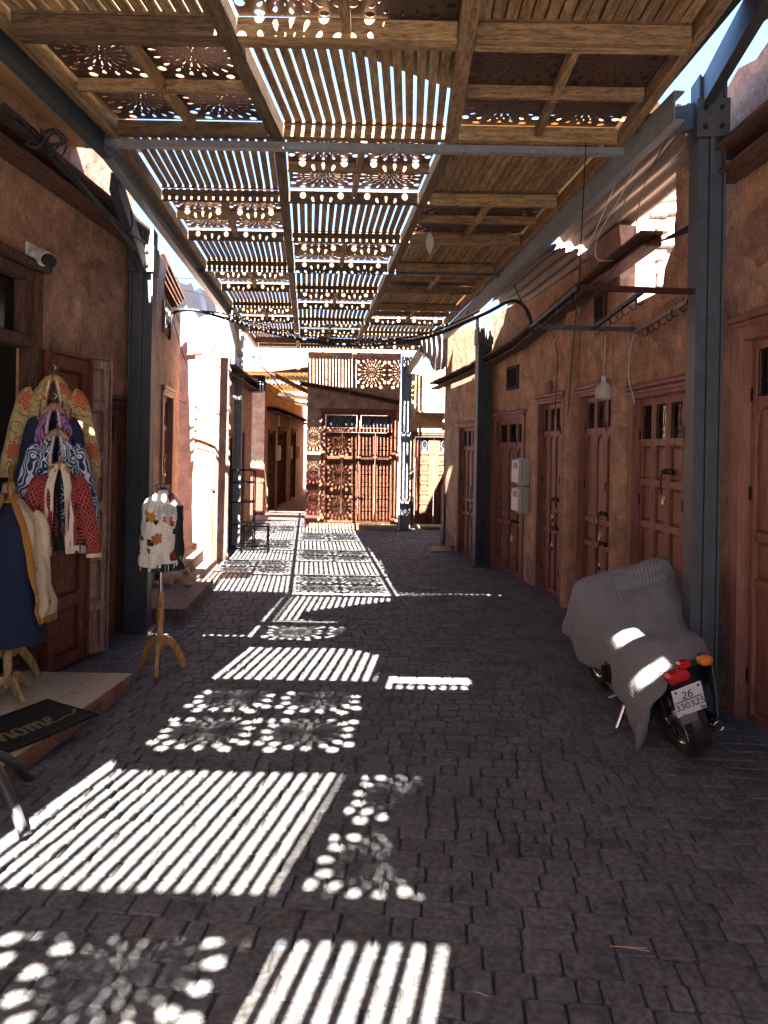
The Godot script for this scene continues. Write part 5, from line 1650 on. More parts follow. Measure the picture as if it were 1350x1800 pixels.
# a jacket or coat: closed back, front edges at +-gap, sleeves; the origin is at the hem's middle
func garment(o: Node3D, q: Dictionary) -> void:
	var h: float = q.h
	var sw: float = q.sw
	var hw: float = q.get("hw", sw * 1.05)
	var dp: float = q.get("dp", 0.07)
	var g0: float = q.get("gap_hem", 0.05)
	var g1: float = q.get("gap_top", 0.03)
	var nz := noise(int(h * 977) + q.get("seed", 1), 1.3, 2)
	var W := func(v: float) -> float:
		if v < 0.80: return lerpf(hw, sw, smoothstep(0.0, 0.8, v))
		return lerpf(sw, sw * 0.34, pow((v - 0.80) / 0.20, 1.15))
	var Dp := func(v: float) -> float: return dp * (1.0 - 0.25 * v) if v < 0.8 else lerpf(dp * 0.8, dp * 0.55, (v - 0.8) / 0.2)
	var pt := func(phi: float, v: float, out := 0.0) -> Vector3:
		var w: float = W.call(v) + out
		var d: float = Dp.call(v) + out
		var f: float = nz.get_noise_2d(phi * 2.4, v * 1.4) * 0.05 * (1.15 - v) + 0.006 * sin(phi * 9.0 + v * 2.0) * (1.0 - v)
		return Vector3(sin(phi) * (w + f), v * h * (1.0 if v < 0.8 else 1.0) + 0.006 * sin(phi * 3.0) * (1 - v), cos(phi) * (d + f))
	var phi0 := func(v: float) -> float: return asin(clampf(lerpf(g0, g1, v) / W.call(minf(v, 0.8)), 0.0, 0.95))
	var st := mk()
	grid(st, 44, 22, func(u, v):
		var a: float = phi0.call(v)
		return pt.call(lerpf(a, TAU - a, u), v), q.get("tpm", 2.4) * (sw + dp) * 3.2, q.get("tpm", 2.4) * h)
	put("body", st, q.body, o)
	if q.has("lining"):
		st = mk()
		grid(st, 30, 10, func(u, v):
			var a: float = phi0.call(v) + 0.02
			return pt.call(lerpf(a, TAU - a, u), 0.01 + v * 0.97, -0.006))
		put("lining", st, q.lining, o)
	# front bands
	var bw: float = q.get("band", 0.022)
	for s in [] if q.has("closed") else [-1, 1]:
		st = mk()
		grid(st, 3, 20, func(u, v):
			var a: float = phi0.call(v)
			return pt.call(s * (a - 0.02 + u * bw / maxf(W.call(v), 0.04)), v, 0.004), 1.0, 8.0)
		put("front_band", st, q.trim, o)
		if q.get("double", false):
			st = mk()
			grid(st, 2, 20, func(u, v):
				var a: float = phi0.call(v)
				return pt.call(s * (a + (0.25 + u * 0.4) * bw / maxf(W.call(v), 0.04)), v, 0.0065))
			put("piping", st, M.band, o)
	if q.get("hem_band", true):
		st = mk()
		grid(st, 40, 2, func(u, v):
			var a: float = phi0.call(0.0)
			return pt.call(lerpf(a, TAU - a, u), v * q.get("hem", 0.06), 0.004), 8.0, 1.0)
		put("hem_band", st, q.trim, o)
	if q.has("panel"):
		st = mk()
		grid(st, 12, 16, func(u, v): return pt.call(lerpf(0.75, 1.75, u), v * 0.80, 0.005))
		grid(st, 30, 2, func(u, v): return pt.call(lerpf(-0.2, 1.75, u), v * 0.09, 0.0065))
		put("dark_panel", st, q.panel, o)
	# collar
	st = mk()
	grid(st, 24, 2, func(u, v):
		var a: float = phi0.call(1.0)
		var p: Vector3 = pt.call(lerpf(a, TAU - a, u), 1.0, 0.002)
		return p + Vector3.UP * v * 0.03)
	put("collar", st, q.trim, o)
	# sleeves
	var sl: float = q.get("sleeve", 0.0)
	if sl > 0.0:
		for s in [-1, 1]:
			st = mk()
			var spread: float = q.get("spread", 0.07) * (1.0 if s < 0 else q.get("right_spread", 1.0))
			var r0: float = q.get("sr", 0.06)
			var path := [Vector3(s * sw * 0.72, h * 0.86, 0), Vector3(s * (sw * 0.98), h * 0.80, 0), Vector3(s * (sw + spread * 0.55), h * 0.80 - sl * 0.4, 0.01), Vector3(s * (sw + spread), h * 0.80 - sl * 0.75, 0.015), Vector3(s * (sw + spread * 1.1), h * 0.80 - sl, 0.02)]
			var ln := curve(path, 16)
			var rad := []
			for i in ln.size():
				var f: float = float(i) / (ln.size() - 1)
				rad.append(lerpf(r0 * 0.8, r0, minf(f * 4, 1.0)) * (1.0 - 0.22 * f) * (1.0 + 0.05 * sin(f * 19.0 + s)))
			var slv := func(u: float, v: float) -> Vector3:
				var k := v * (ln.size() - 1)
				var i := mini(int(k), ln.size() - 2)
				var c: Vector3 = ln[i].lerp(ln[i + 1], k - i)
				var d: Vector3 = (ln[i + 1] - ln[i]).normalized()
				var side := d.cross(Vector3.BACK).normalized()
				var rr: float = lerpf(rad[i], rad[i + 1], k - i)
				var a := u * TAU
				return c + side * cos(a) * rr + Vector3.BACK * sin(a) * rr * 0.62 + Vector3.BACK * 0.008 * nz.get_noise_2d(u * 3, v * 5)
			grid(st, 16, 20, slv, q.get("tpm", 2.4) * r0 * 5.0, q.get("tpm", 2.4) * sl, true)
			put("sleeve", st, q.get("sleeve_mat", q.body), o)
			st = mk()
			grid(st, 16, 2, func(u, v):
				var p: Vector3 = slv.call(u, 0.93 + v * 0.072)
				var c: Vector3 = ln[ln.size() - 1]
				return p + (p - Vector3(c.x, p.y, c.z)).normalized() * 0.004, 4.0, 1.0, true)
			put("cuff", st, q.trim, o)

func hanger(o: Node3D, h: float, sw: float, tilt := 0.0) -> void:
	var st := mk()
	var pts := []
	for i in 13:
		var f := i / 6.0 - 1.0
		pts.append(Vector3(f * sw * 0.52, h * 0.985 + 0.03 - absf(f) * absf(f) * h * 0.075, 0.012))
	tube(st, pts, [0.006, 0.010, 0.014, 0.018, 0.022, 0.028, 0.030, 0.028, 0.022, 0.018, 0.014, 0.010, 0.006], 8)
	put("hanger", st, M.turned, o)
	st = mk()
	tube(st, [Vector3(0, h + 0.04, 0.01), Vector3(0, h + 0.075, 0.01), Vector3(0.014, h + 0.09, 0.01), Vector3(0.012, h + 0.105, 0.01), Vector3(-0.004, h + 0.11, 0.01)], 0.0025, 5)
	put("hook", st, M.chrome, o)

func stand(o: Node3D, post0: float, post1: float, top: float, m: Material, spread: float, feet: Array, curved := true) -> void:
	var st := mk()
	rod(st, Vector3(0, post1 - 0.05, 0), Vector3(0, top, 0), 0.011, 10)
	put("pole", st, M.chrome, o)
	st = mk()
	var H := post1 - post0
	var prof := []
	for q in [[0.0, 0.0], [0.016, 0.0], [0.024, 0.03], [0.024, 0.2], [0.020, 0.24], [0.026, 0.26], [0.026, 0.28], [0.020, 0.30], [0.023, 0.5], [0.026, 0.66], [0.020, 0.70], [0.027, 0.72], [0.027, 0.74], [0.021, 0.76], [0.027, 0.78], [0.024, 0.98], [0.012, 1.0], [0.0, 1.0]]:
		prof.append(Vector2(q[0], post0 + q[1] * H))
	lathe(st, prof, Transform3D(), 14)
	put("turned_post", st, m, o)
	for a in feet:
		st = mk()
		var d := Vector3(sin(a), 0, cos(a))
		var y0 := post0 + H * 0.16
		var pts := [Vector3(0, y0, 0) + d * 0.02, Vector3(0, y0 + (0.02 if curved else -0.02), 0) + d * spread * 0.35, Vector3(0, y0 * 0.6, 0) + d * spread * 0.72, Vector3(0, 0.035, 0) + d * spread * 0.9, Vector3(0, 0.014, 0) + d * spread]
		var ln := curve(pts, 12)
		var side := d.cross(Vector3.UP)
		for i in ln.size() - 1:
			var dv: Vector3 = (ln[i + 1] - ln[i]).normalized()
			var up := side.cross(dv).normalized()
			var r0 := lerpf(0.030, 0.018, float(i) / ln.size())
			var r1 := lerpf(0.030, 0.018, float(i + 1) / ln.size())
			var up1 := up
			if i < ln.size() - 2: up1 = side.cross((ln[i + 2] - ln[i + 1]).normalized()).normalized()
			var w := side * 0.012
			var A := [ln[i] + up * r0 + w, ln[i] + up * r0 - w, ln[i] - up * r0 - w, ln[i] - up * r0 + w]
			var B := [ln[i + 1] + up1 * r1 + w, ln[i + 1] + up1 * r1 - w, ln[i + 1] - up1 * r1 - w, ln[i + 1] - up1 * r1 + w]
			for k in 4: quad(st, A[k], A[(k + 1) % 4], B[(k + 1) % 4], B[k])
			if i == ln.size() - 2: quad(st, B[0], B[1], B[2], B[3])
		put("leg", st, m, o)

func bust(o: Node3D, y0: float, y1: float, w: float, m: Material, knob: Material) -> void:
	var st := mk()
	var h := y1 - y0
	var prof := []
	for q in [[0.0, 0.0], [0.70, 0.0], [0.86, 0.04], [0.84, 0.2], [0.76, 0.38], [0.90, 0.58], [1.0, 0.74], [0.92, 0.82], [0.55, 0.88], [0.36, 0.92], [0.34, 1.0], [0.0, 1.0]]:
		prof.append(Vector2(q[0] * w, y0 + q[1] * h))
	lathe(st, prof, Transform3D(), 24, 1.0, 0.66)
	put("bust", st, m, o)
	st = mk()
	lathe(st, [Vector2(0, y1), Vector2(0.05, y1), Vector2(0.05, y1 + 0.012), Vector2(0.016, y1 + 0.02), Vector2(0.012, y1 + 0.05), Vector2(0.021, y1 + 0.09), Vector2(0.018, y1 + 0.115), Vector2(0.0, y1 + 0.122)], Transform3D(), 14)
	put("finial", st, knob, o)

func left_goods() -> void:
	# four jackets hanging one below another in the doorway
	var g := "jackets hanging in a column by the shop doorway"
	var turn := 0.42
	var o := thing("hanging_jacket", "beige jacket with rust red flowers and long sleeves, topmost of the hanging column", "jacket", at(-2.24, 1.49, -4.80, turn), g)
	garment(o, {"h": 0.63, "sw": 0.165, "hw": 0.19, "gap_hem": 0.05, "gap_top": 0.035, "body": M.p_beige, "trim": M.p_beige, "lining": M.door_red, "sleeve": 0.52, "spread": 0.085, "sr": 0.062, "tpm": 2.2, "double": true, "seed": 1})
	hanger(o, 0.63, 0.165)
	o = thing("hanging_jacket", "purple ikat patterned jacket with pale edging, second of the hanging column", "jacket", at(-2.185, 1.36, -4.70, turn), g)
	garment(o, {"h": 0.56, "sw": 0.125, "hw": 0.14, "gap_hem": 0.03, "gap_top": 0.03, "body": M.p_ikat, "trim": M.p_ikat, "lining": M.navy, "sleeve": 0.42, "spread": 0.05, "sr": 0.05, "sleeve_mat": M.navy, "tpm": 3.0, "double": true, "seed": 2})
	hanger(o, 0.56, 0.125)
	o = thing("hanging_jacket", "blue and white swirl patterned jacket, third of the hanging column", "jacket", at(-2.125, 1.15, -4.62, turn), g)
	garment(o, {"h": 0.60, "sw": 0.135, "hw": 0.16, "gap_hem": 0.03, "gap_top": 0.025, "body": M.p_swirl, "trim": M.p_swirl, "lining": M.navy, "sleeve": 0.46, "spread": 0.075, "sr": 0.055, "tpm": 3.0, "double": true, "seed": 3})
	hanger(o, 0.60, 0.135)
	o = thing("hanging_jacket", "red lattice patterned jacket with broad cream edging, lowest of the hanging column", "jacket", at(-2.07, 1.00, -4.54, turn), g)
	garment(o, {"h": 0.54, "sw": 0.13, "hw": 0.155, "gap_hem": 0.045, "gap_top": 0.025, "body": M.p_red, "trim": M.band, "lining": M.dark, "sleeve": 0.46, "spread": 0.075, "sr": 0.052, "tpm": 3.0, "band": 0.05, "hem": 0.09, "seed": 4})
	hanger(o, 0.54, 0.13)
	var st := mk()
	tube(st, [Vector3(-2.36, 2.40, -5.00), Vector3(-2.30, 2.30, -4.90), Vector3(-2.235, 2.19, -4.80)], 0.004, 5)
	tube(st, [Vector3(-2.24, 2.19, -4.78), Vector3(-2.185, 1.98, -4.70), Vector3(-2.125, 1.82, -4.62), Vector3(-2.07, 1.62, -4.54)], 0.003, 5)
	put("cord", st, M.cable, o, o.transform.affine_inverse())
	# the floral jacket on its stand out in the lane
	o = thing("mannequin", "dress form with turned yellow wood tripod standing out on the paving", "mannequin", at(-1.655, 0, -5.33))
	stand(o, 0.14, 0.60, 0.80, M.turned, 0.20, [2.2, 4.2, 0.2])
	bust(o, 0.79, 1.36, 0.125, M.white_plastic2, M.turned)
	st = mk()
	rod(st, Vector3(0, 0.02, 0), Vector3(0, 0.15, 0), 0.006, 6)
	put("spindle", st, M.iron, o)
	o = thing("floral_jacket", "white sleeveless jacket with red and orange flowers and black edging", "jacket", at(-1.655, 0.77, -5.33, 0.30))
	garment(o, {"h": 0.60, "sw": 0.138, "hw": 0.142, "dp": 0.10, "gap_hem": 0.0, "gap_top": 0.0, "closed": true, "body": M.p_floral, "trim": M.rubber, "tpm": 2.3, "band": 0.02, "hem": 0.05, "seed": 5, "panel": M.rubber})
	st = mk()
	grid(st, 16, 2, func(u, v): return Vector3(sin(u * TAU) * (0.052 + 0.012 * v), 0.585 + v * 0.05, cos(u * TAU) * (0.048 + 0.01 * v)), 3.0, 1.0, true)
	put("stand_collar", st, M.p_blackwhite, o)
	# two dress forms in the doorway
	o = thing("mannequin", "cream dress form with wooden finial standing inside the doorway at the left edge", "mannequin", at(-2.42, 0.12, -4.62))
	stand(o, 0.14, 0.55, 0.80, M.turned_pale, 0.22, [0.5, 2.6, 4.7])
	bust(o, 0.72, 1.31, 0.155, M.cloth_cream, M.turned)
	o = thing("grey_cardigan", "dark grey open cardigan on the cream dress form in the doorway", "cardigan", at(-2.42, 0.80, -4.62, 0.25))
	garment(o, {"h": 0.50, "sw": 0.175, "hw": 0.20, "dp": 0.125, "gap_hem": 0.13, "gap_top": 0.06, "body": M.p_grey, "trim": M.rubber, "lining": M.navy, "tpm": 3.0, "band": 0.016, "double": true, "sleeve": 0.42, "spread": 0.03, "sr": 0.05, "seed": 6})
	o = thing("mannequin", "dress form on a pale wooden stand with curved legs on the tiled step", "mannequin", at(-2.285, 0.135, -4.36))
	stand(o, 0.06, 0.30, 0.40, M.turned_pale, 0.20, [0.9, 3.0, 5.2])
	bust(o, 0.36, 1.20, 0.15, M.navy, M.turned)
	o = thing("navy_dress", "dark navy blue child's dress on the dress form with curved wooden legs", "dress", at(-2.285, 0.47, -4.36, 0.3))
	st = mk()
	grid(st, 36, 14, func(u, v):
		var w := lerpf(0.205, 0.130, smoothstep(0.0, 0.6, v)) if v < 0.8 else lerpf(0.130, 0.05, (v - 0.8) / 0.2)
		var f = 1.0 + 0.05 * sin(u * TAU * 9.0) * (1.0 - v)
		return Vector3(sin(u * TAU) * w * f, v * 0.86, cos(u * TAU) * w * 0.68 * f), 1, 1, true)
	put("dress", st, M.navy, o)
	o = thing("embroidered_coat", "cream flowered open coat with broad gold braid over the navy dress", "coat", at(-2.285, 0.60, -4.36, 0.3))
	garment(o, {"h": 0.76, "sw": 0.175, "hw": 0.245, "dp": 0.185, "gap_hem": 0.19, "gap_top": 0.05, "body": M.p_coat, "trim": M.p_trim, "lining": M.cloth_cream, "tpm": 2.4, "band": 0.045, "hem": 0.055, "sleeve": 0.5, "spread": 0.02, "sr": 0.05, "seed": 7})
	# the nearest stand, cut by the picture's edge
	o = thing("black_display_stand", "black painted turned stand with worn silvery foot at the left edge of the paving", "stand", at(-1.79, 0, -3.24))
	st = mk()
	var prof := []
	for q in [[0.0, 0.10], [0.018, 0.10], [0.02, 0.2], [0.032, 0.22], [0.034, 0.32], [0.030, 0.34], [0.033, 0.36], [0.032, 0.44], [0.025, 0.46], [0.033, 0.48], [0.030, 0.60], [0.02, 0.62], [0.02, 0.80], [0.0, 0.80]]: prof.append(Vector2(q[0], q[1]))
	lathe(st, prof, Transform3D(), 16)
	put("turned_post", st, M.worn_black, o)
	for a in [0.83, 2.9, 5.0]:
		st = mk()
		var d := Vector3(sin(a + 0.15), 0, cos(a + 0.15))
		var ln := curve([Vector3(0, 0.27, 0) + d * 0.02, Vector3(0, 0.22, 0) + d * 0.12, Vector3(0, 0.12, 0) + d * 0.24, Vector3(0, 0.05, 0) + d * 0.30, Vector3(0, 0.012, 0) + d * 0.345], 14)
		tube(st, ln, [0.026, 0.026, 0.026, 0.027, 0.028, 0.028, 0.027, 0.026, 0.025, 0.025, 0.025, 0.026, 0.027, 0.028, 0.028], 8, 0.8)
		put("leg", st, M.worn_black, o)

# ---------- moped ----------
func ring(st: SurfaceTool, c: Vector3, R: float, r: float, t: Transform3D, n := 32, m := 10, fl := 1.0) -> void:
	# a tyre whose axle runs along x
	grid(st, n, m, func(u, v):
		var a: float = u * TAU
		var b: float = v * TAU
		var k := R + r * cos(b)
		return t * (c + Vector3(r * fl * sin(b), sin(a) * k, cos(a) * k)), 1, 1)

func moped() -> void:
	var T := Transform3D(Basis(Vector3.UP, 0.10) * Basis(Vector3.BACK, 0.24), Vector3(1.70, 0, -4.50))
	var o := thing("moped", "small motorbike parked under a grey blanket, its plate and rear wheel showing", "motorbike", T)
	var R := 0.20
	for e in [[0.45, "rear_wheel"], [-0.72, "front_wheel"]]:
		var st := mk()
		ring(st, Vector3(0, R + 0.037, e[0]), R + 0.007, 0.030, Transform3D(), 36, 10, 1.0)
		var w := put(e[1], st, M.rubber, o)
		st = mk()
		ring(st, Vector3(0, R + 0.037, e[0]), R - 0.032, 0.010, Transform3D(), 30, 6, 1.8)
		put("rim", st, M.chrome, w)
		st = mk()
		for k in 18:
			var a := TAU * k / 18
			rod(st, Vector3(0.02 * (1 if k % 2 else -1), R + 0.037, e[0]), Vector3(0, R + 0.037 + sin(a) * (R - 0.04), e[0] + cos(a) * (R - 0.04)), 0.002, 4)
		rod(st, Vector3(-0.05, R + 0.037, e[0]), Vector3(0.05, R + 0.037, e[0]), 0.04, 12)
		put("spokes", st, M.chrome, w)
		st = mk()
		for k in 40:
			for s in [-1, 1]:
				var a := TAU * (k + (0.5 if s > 0 else 0.0)) / 40
				cbox(st, Vector3(s * 0.014, 0, 0), Vector3(0.018, 0.006, 0.013), Transform3D(Basis(Vector3.RIGHT, -a), Vector3(0, R + 0.037 + sin(a) * (R + 0.036), e[0] + cos(a) * (R + 0.036))))
		put("tread", st, M.rubber, w)
	var st := mk()
	# rear mudguard
	grid(st, 8, 14, func(u, v):
		var a := lerpf(-0.35, 1.15, v)
		var x := lerpf(-0.045, 0.045, u)
		var k := R + 0.085 - absf(x) * 0.25
		return Vector3(x, R + 0.037 + sin(a) * k, 0.45 + cos(a) * k))
	put("mudguard", st, M.black_plastic, o)
	st = mk()
	cbox(st, Vector3(-0.02, 0.38, 0.695), Vector3(0.12, 0.20, 0.02), Transform3D(), 0.008)
	cbox(st, Vector3(0.0, 0.485, 0.655), Vector3(0.12, 0.05, 0.07), Transform3D(), 0.02)
	put("tail_piece", st, M.black_plastic, o)
	# number plate
	var tp := Transform3D(Basis(Vector3.BACK, 0.10) * Basis(Vector3.RIGHT, 0.18), Vector3(-0.035, 0.425, 0.725))
	st = mk()
	cbox(st, Vector3.ZERO, Vector3(0.172, 0.165, 0.006), tp, 0.004)
	var pl := put("number_plate", st, M.plate, o)
	text_on("lettering", "26", 0.058, 0.002, M.black_plastic, pl, tp * at(-0.005, 0.036, 0.0045))
	text_on("lettering", "330325", 0.052, 0.002, M.black_plastic, pl, tp * at(0.0, -0.026, 0.0045))
	st = mk()
	cbox(st, Vector3(-0.004, 0.006, 0.004), Vector3(0.158, 0.0045, 0.002), tp)
	# the small letter and its foot in the lower right corner
	cbox(st, Vector3(0.056, -0.062, 0.004), Vector3(0.004, 0.022, 0.002), tp)
	cbox(st, Vector3(0.066, -0.071, 0.004), Vector3(0.022, 0.004, 0.002), tp)
	cbox(st, Vector3(0.070, -0.063, 0.004), Vector3(0.012, 0.004, 0.002), tp)
	cbox(st, Vector3(0.074, -0.067, 0.004), Vector3(0.004, 0.010, 0.002), tp)
	cbox(st, Vector3(-0.045, -0.074, 0.004), Vector3(0.03, 0.003, 0.002), tp)
	put("lettering", st, M.black_plastic, pl)
	st = mk()
	for x in [-0.065, 0.065]: lathe(st, [Vector2(0.007, 0), Vector2(0.006, 0.004), Vector2(0, 0.005)], tp * Transform3D(Basis(Vector3.RIGHT, PI / 2), Vector3(x, 0.066, 0.003)), 10)
	put("screw", st, M.iron, pl)
	st = mk()
	cbox(st, Vector3(-0.02, 0.325, 0.715), Vector3(0.10, 0.045, 0.02), Transform3D(Basis(Vector3.BACK, 0.10), Vector3.ZERO), 0.006)
	put("reflector", st, M.p_grey, o)
	# lamps
	st = mk()
	cbox(st, Vector3(0.0, 0.535, 0.66), Vector3(0.125, 0.06, 0.09), Transform3D(Basis(Vector3.BACK, 0.08), Vector3.ZERO), 0.018)
	put("tail_lamp", st, M.red_lamp, o)
	st = mk()
	cbox(st, Vector3(0.015, 0.578, 0.64), Vector3(0.07, 0.04, 0.06), Transform3D(), 0.012)
	put("tail_lamp", st, M.red_lamp, o)
	st = mk()
	lathe(st, [Vector2(0.0, -0.04), Vector2(0.028, -0.036), Vector2(0.034, -0.01), Vector2(0.034, 0.02), Vector2(0.026, 0.036), Vector2(0.0, 0.04)], Transform3D(Basis(Vector3.RIGHT, PI / 2), Vector3(0.155, 0.555, 0.60)), 14, 1.25, 0.85)
	put("indicator_lamp", st, M.amber_lamp, o)
	st = mk()
	cbox(st, Vector3(0.09, 0.55, 0.58), Vector3(0.14, 0.03, 0.03), Transform3D(), 0.006)
	cbox(st, Vector3(0.155, 0.555, 0.575), Vector3(0.07, 0.055, 0.05), Transform3D(), 0.012)
	put("indicator_stalk", st, M.black_plastic, o)
	# exhaust, swing arm, shock absorber, engine, footrests, stand
	st = mk()
	tube(st, [Vector3(0.14, 0.30, -0.3), Vector3(0.16, 0.20, -0.05), Vector3(0.18, 0.15, 0.15), Vector3(0.19, 0.14, 0.50)], [0.018, 0.022, 0.045, 0.042], 12)
	put("exhaust", st, M.iron, o)
	st = mk()
	tube(st, [Vector3(0.19, 0.14, 0.495), Vector3(0.19, 0.14, 0.53)], [0.038, 0.034], 16)
	ring(st, Vector3.ZERO, 0.028, 0.005, Transform3D(Basis(Vector3.UP, PI / 2), Vector3(0.19, 0.14, 0.532)), 20, 6)
	put("exhaust_tip", st, M.chrome, o)
	st = mk()
	for s in [-1, 1]:
		bar(st, Vector3(s * 0.075, 0.26, -0.1), Vector3(s * 0.075, 0.25, 0.46), 0.02, 0.04)
		rod(st, Vector3(s * 0.085, 0.26, 0.50), Vector3(s * 0.06, 0.36, 0.42), 0.018, 8)
	put("swing_arm", st, M.iron, o)
	st = mk()
	cbox(st, Vector3(0, 0.28, -0.15), Vector3(0.2, 0.22, 0.34), Transform3D(), 0.05)
	rod(st, Vector3(-0.14, 0.28, -0.18), Vector3(0.14, 0.28, -0.18), 0.075, 14)
	put("engine", st, M.iron, o)
	st = mk()
	rod(st, Vector3(-0.09, 0.24, 0.05), Vector3(-0.28, 0.012, 0.10), 0.012, 6)
	rod(st, Vector3(-0.22, 0.22, 0.0), Vector3(0.22, 0.22, 0.0), 0.014, 6)
	rod(st, Vector3(-0.10, 0.19, 0.22), Vector3(-0.13, 0.20, -0.12), 0.012, 6)
	put("side_stand", st, M.chrome, o)
	st = mk()
	bar(st, Vector3(0.05, 0.45, -0.60), Vector3(0.0, 0.25, -0.72), 0.09, 0.06, 0.01)
	put("frame", st, M.black_plastic, o)
	st = mk()
	grid(st, 8, 14, func(u, v):
		var a := lerpf(0.3, 2.7, v)
		var x := lerpf(-0.055, 0.055, u)
		var k := R + 0.075 - absf(x) * 0.25
		return Vector3(x, R + 0.037 + sin(a) * k, -0.72 + cos(a) * k))
	put("mudguard", st, M.red_lamp, o)
	# the blanket
	var rows := cover_rows()
	var nz := noise(77, 1.2, 3)
	var surf := func(u: float, v: float) -> Vector3:
		# u across from the left hem to the right hem, v from tail to front
		var line := []
		for r in rows: line.append(spline(r, u))
		var p: Vector3 = spline(line, v)
		var hang := clampf(absf(u - 0.5) * 2.0, 0, 1)
		var f := sin(v * 23.0 + sin(u * 5.0) * 1.5) * 0.020 * hang * hang + sin(u * 19.0 - v * 11.0 + sin(v * 6.0)) * 0.007 * (1.0 - hang * 0.5) + nz.get_noise_2d(u * 3.0, v * 4.0) * 0.04 + nz.get_noise_2d(u * 8.0 + 9.0, v * 9.0) * 0.018
		return p + Vector3(f * (0.6 if u < 0.5 else -0.3), f * 0.5, f * 0.4)
	var c := thing("blanket", "grey waffle weave blanket draped over the parked motorbike", "blanket")
	st = mk()
	grid(st, 72, 96, surf, 5.0, 7.0)
	put("cloth", st, M.cover, c)
	st = mk()
	var hem := []
	for i in 61: hem.append((surf.call(0.0, i / 60.0) as Vector3))
	tube(st, hem, 0.006, 6)
	var hem2 := []
	for i in 41: hem2.append((surf.call(i / 40.0, 0.0) as Vector3))
	tube(st, hem2, 0.006, 6)
	put("hem", st, M.cover, c)
	st = mk()
	grid(st, 3, 10, func(u, v): return Vector3(1.475 + 0.03 * u - 0.012 * v + 0.004 * sin(v * 9), lerpf(0.17, 0.005, v), -4.06 + 0.02 * u * (1.0 - v)), 0.4, 1.2)
	put("hanging_corner", st, M.cover, c)

# ---------- cat ----------
func nets(st: SurfaceTool, f: Callable, lo: Vector3, hi: Vector3, s: float) -> void:
	# surface nets: one point in each cell that the surface crosses, one quad round each crossed edge
	var n := Vector3i(((hi - lo) / s).ceil())
	var val := PackedFloat32Array()
	var nx := n.x + 1
	var ny := n.y + 1
	val.resize(nx * ny * (n.z + 1))
	for z in n.z + 1:
		for y in ny:
			for x in nx: val[x + nx * (y + ny * z)] = f.call(lo + Vector3(x, y, z) * s)
	var cell := {}
	for z in n.z:
		for y in n.y:
			for x in n.x:
				var sum := Vector3.ZERO
				var k := 0
				for e in [[0, 1], [0, 2], [0, 4], [1, 3], [1, 5], [2, 3], [2, 6], [3, 7], [4, 5], [4, 6], [5, 7], [6, 7]]:
					var a := Vector3i(e[0] & 1, (e[0] >> 1) & 1, e[0] >> 2)
					var b := Vector3i(e[1] & 1, (e[1] >> 1) & 1, e[1] >> 2)
					var va := val[x + a.x + nx * (y + a.y + ny * (z + a.z))]
					var vb := val[x + b.x + nx * (y + b.y + ny * (z + b.z))]
					if (va < 0) != (vb < 0):
						sum += Vector3(a).lerp(Vector3(b), va / (va - vb))
						k += 1
				if k: cell[Vector3i(x, y, z)] = lo + (Vector3(x, y, z) + sum / k) * s
	st.set_smooth_group(0)
	for c in cell:
		var v0 := val[c.x + nx * (c.y + ny * c.z)]
		for e in [[Vector3i(1, 0, 0), Vector3i(0, 1, 0), Vector3i(0, 0, 1)], [Vector3i(0, 1, 0), Vector3i(0, 0, 1), Vector3i(1, 0, 0)], [Vector3i(0, 0, 1), Vector3i(1, 0, 0), Vector3i(0, 1, 0)]]:
			var q: Vector3i = c + e[0]
			var v1 := val[q.x + nx * (q.y + ny * q.z)]
			if (v0 < 0) == (v1 < 0): continue
			var k0: Vector3i = c - e[1] - e[2]
			if not (cell.has(k0) and cell.has(c - e[1]) and cell.has(c - e[2])): continue
			var p := [cell[k0], cell[c - e[2]], cell[c], cell[c - e[1]]]
			if v0 < 0: quad(st, p[0], p[1], p[2], p[3])
			else: quad(st, p[3], p[2], p[1], p[0])
	st.set_smooth_group(-1)

func cap(p: Vector3, a: Vector3, b: Vector3, ra: float, rb: float) -> float:
	var ab := b - a
	var t := clampf((p - a).dot(ab) / ab.length_squared(), 0, 1)
	return p.distance_to(a + ab * t) - lerpf(ra, rb, t)

func smin(a: float, b: float, k: float) -> float:
	var h := maxf(k - absf(a - b), 0.0) / k
	return minf(a, b) - h * h * k * 0.25

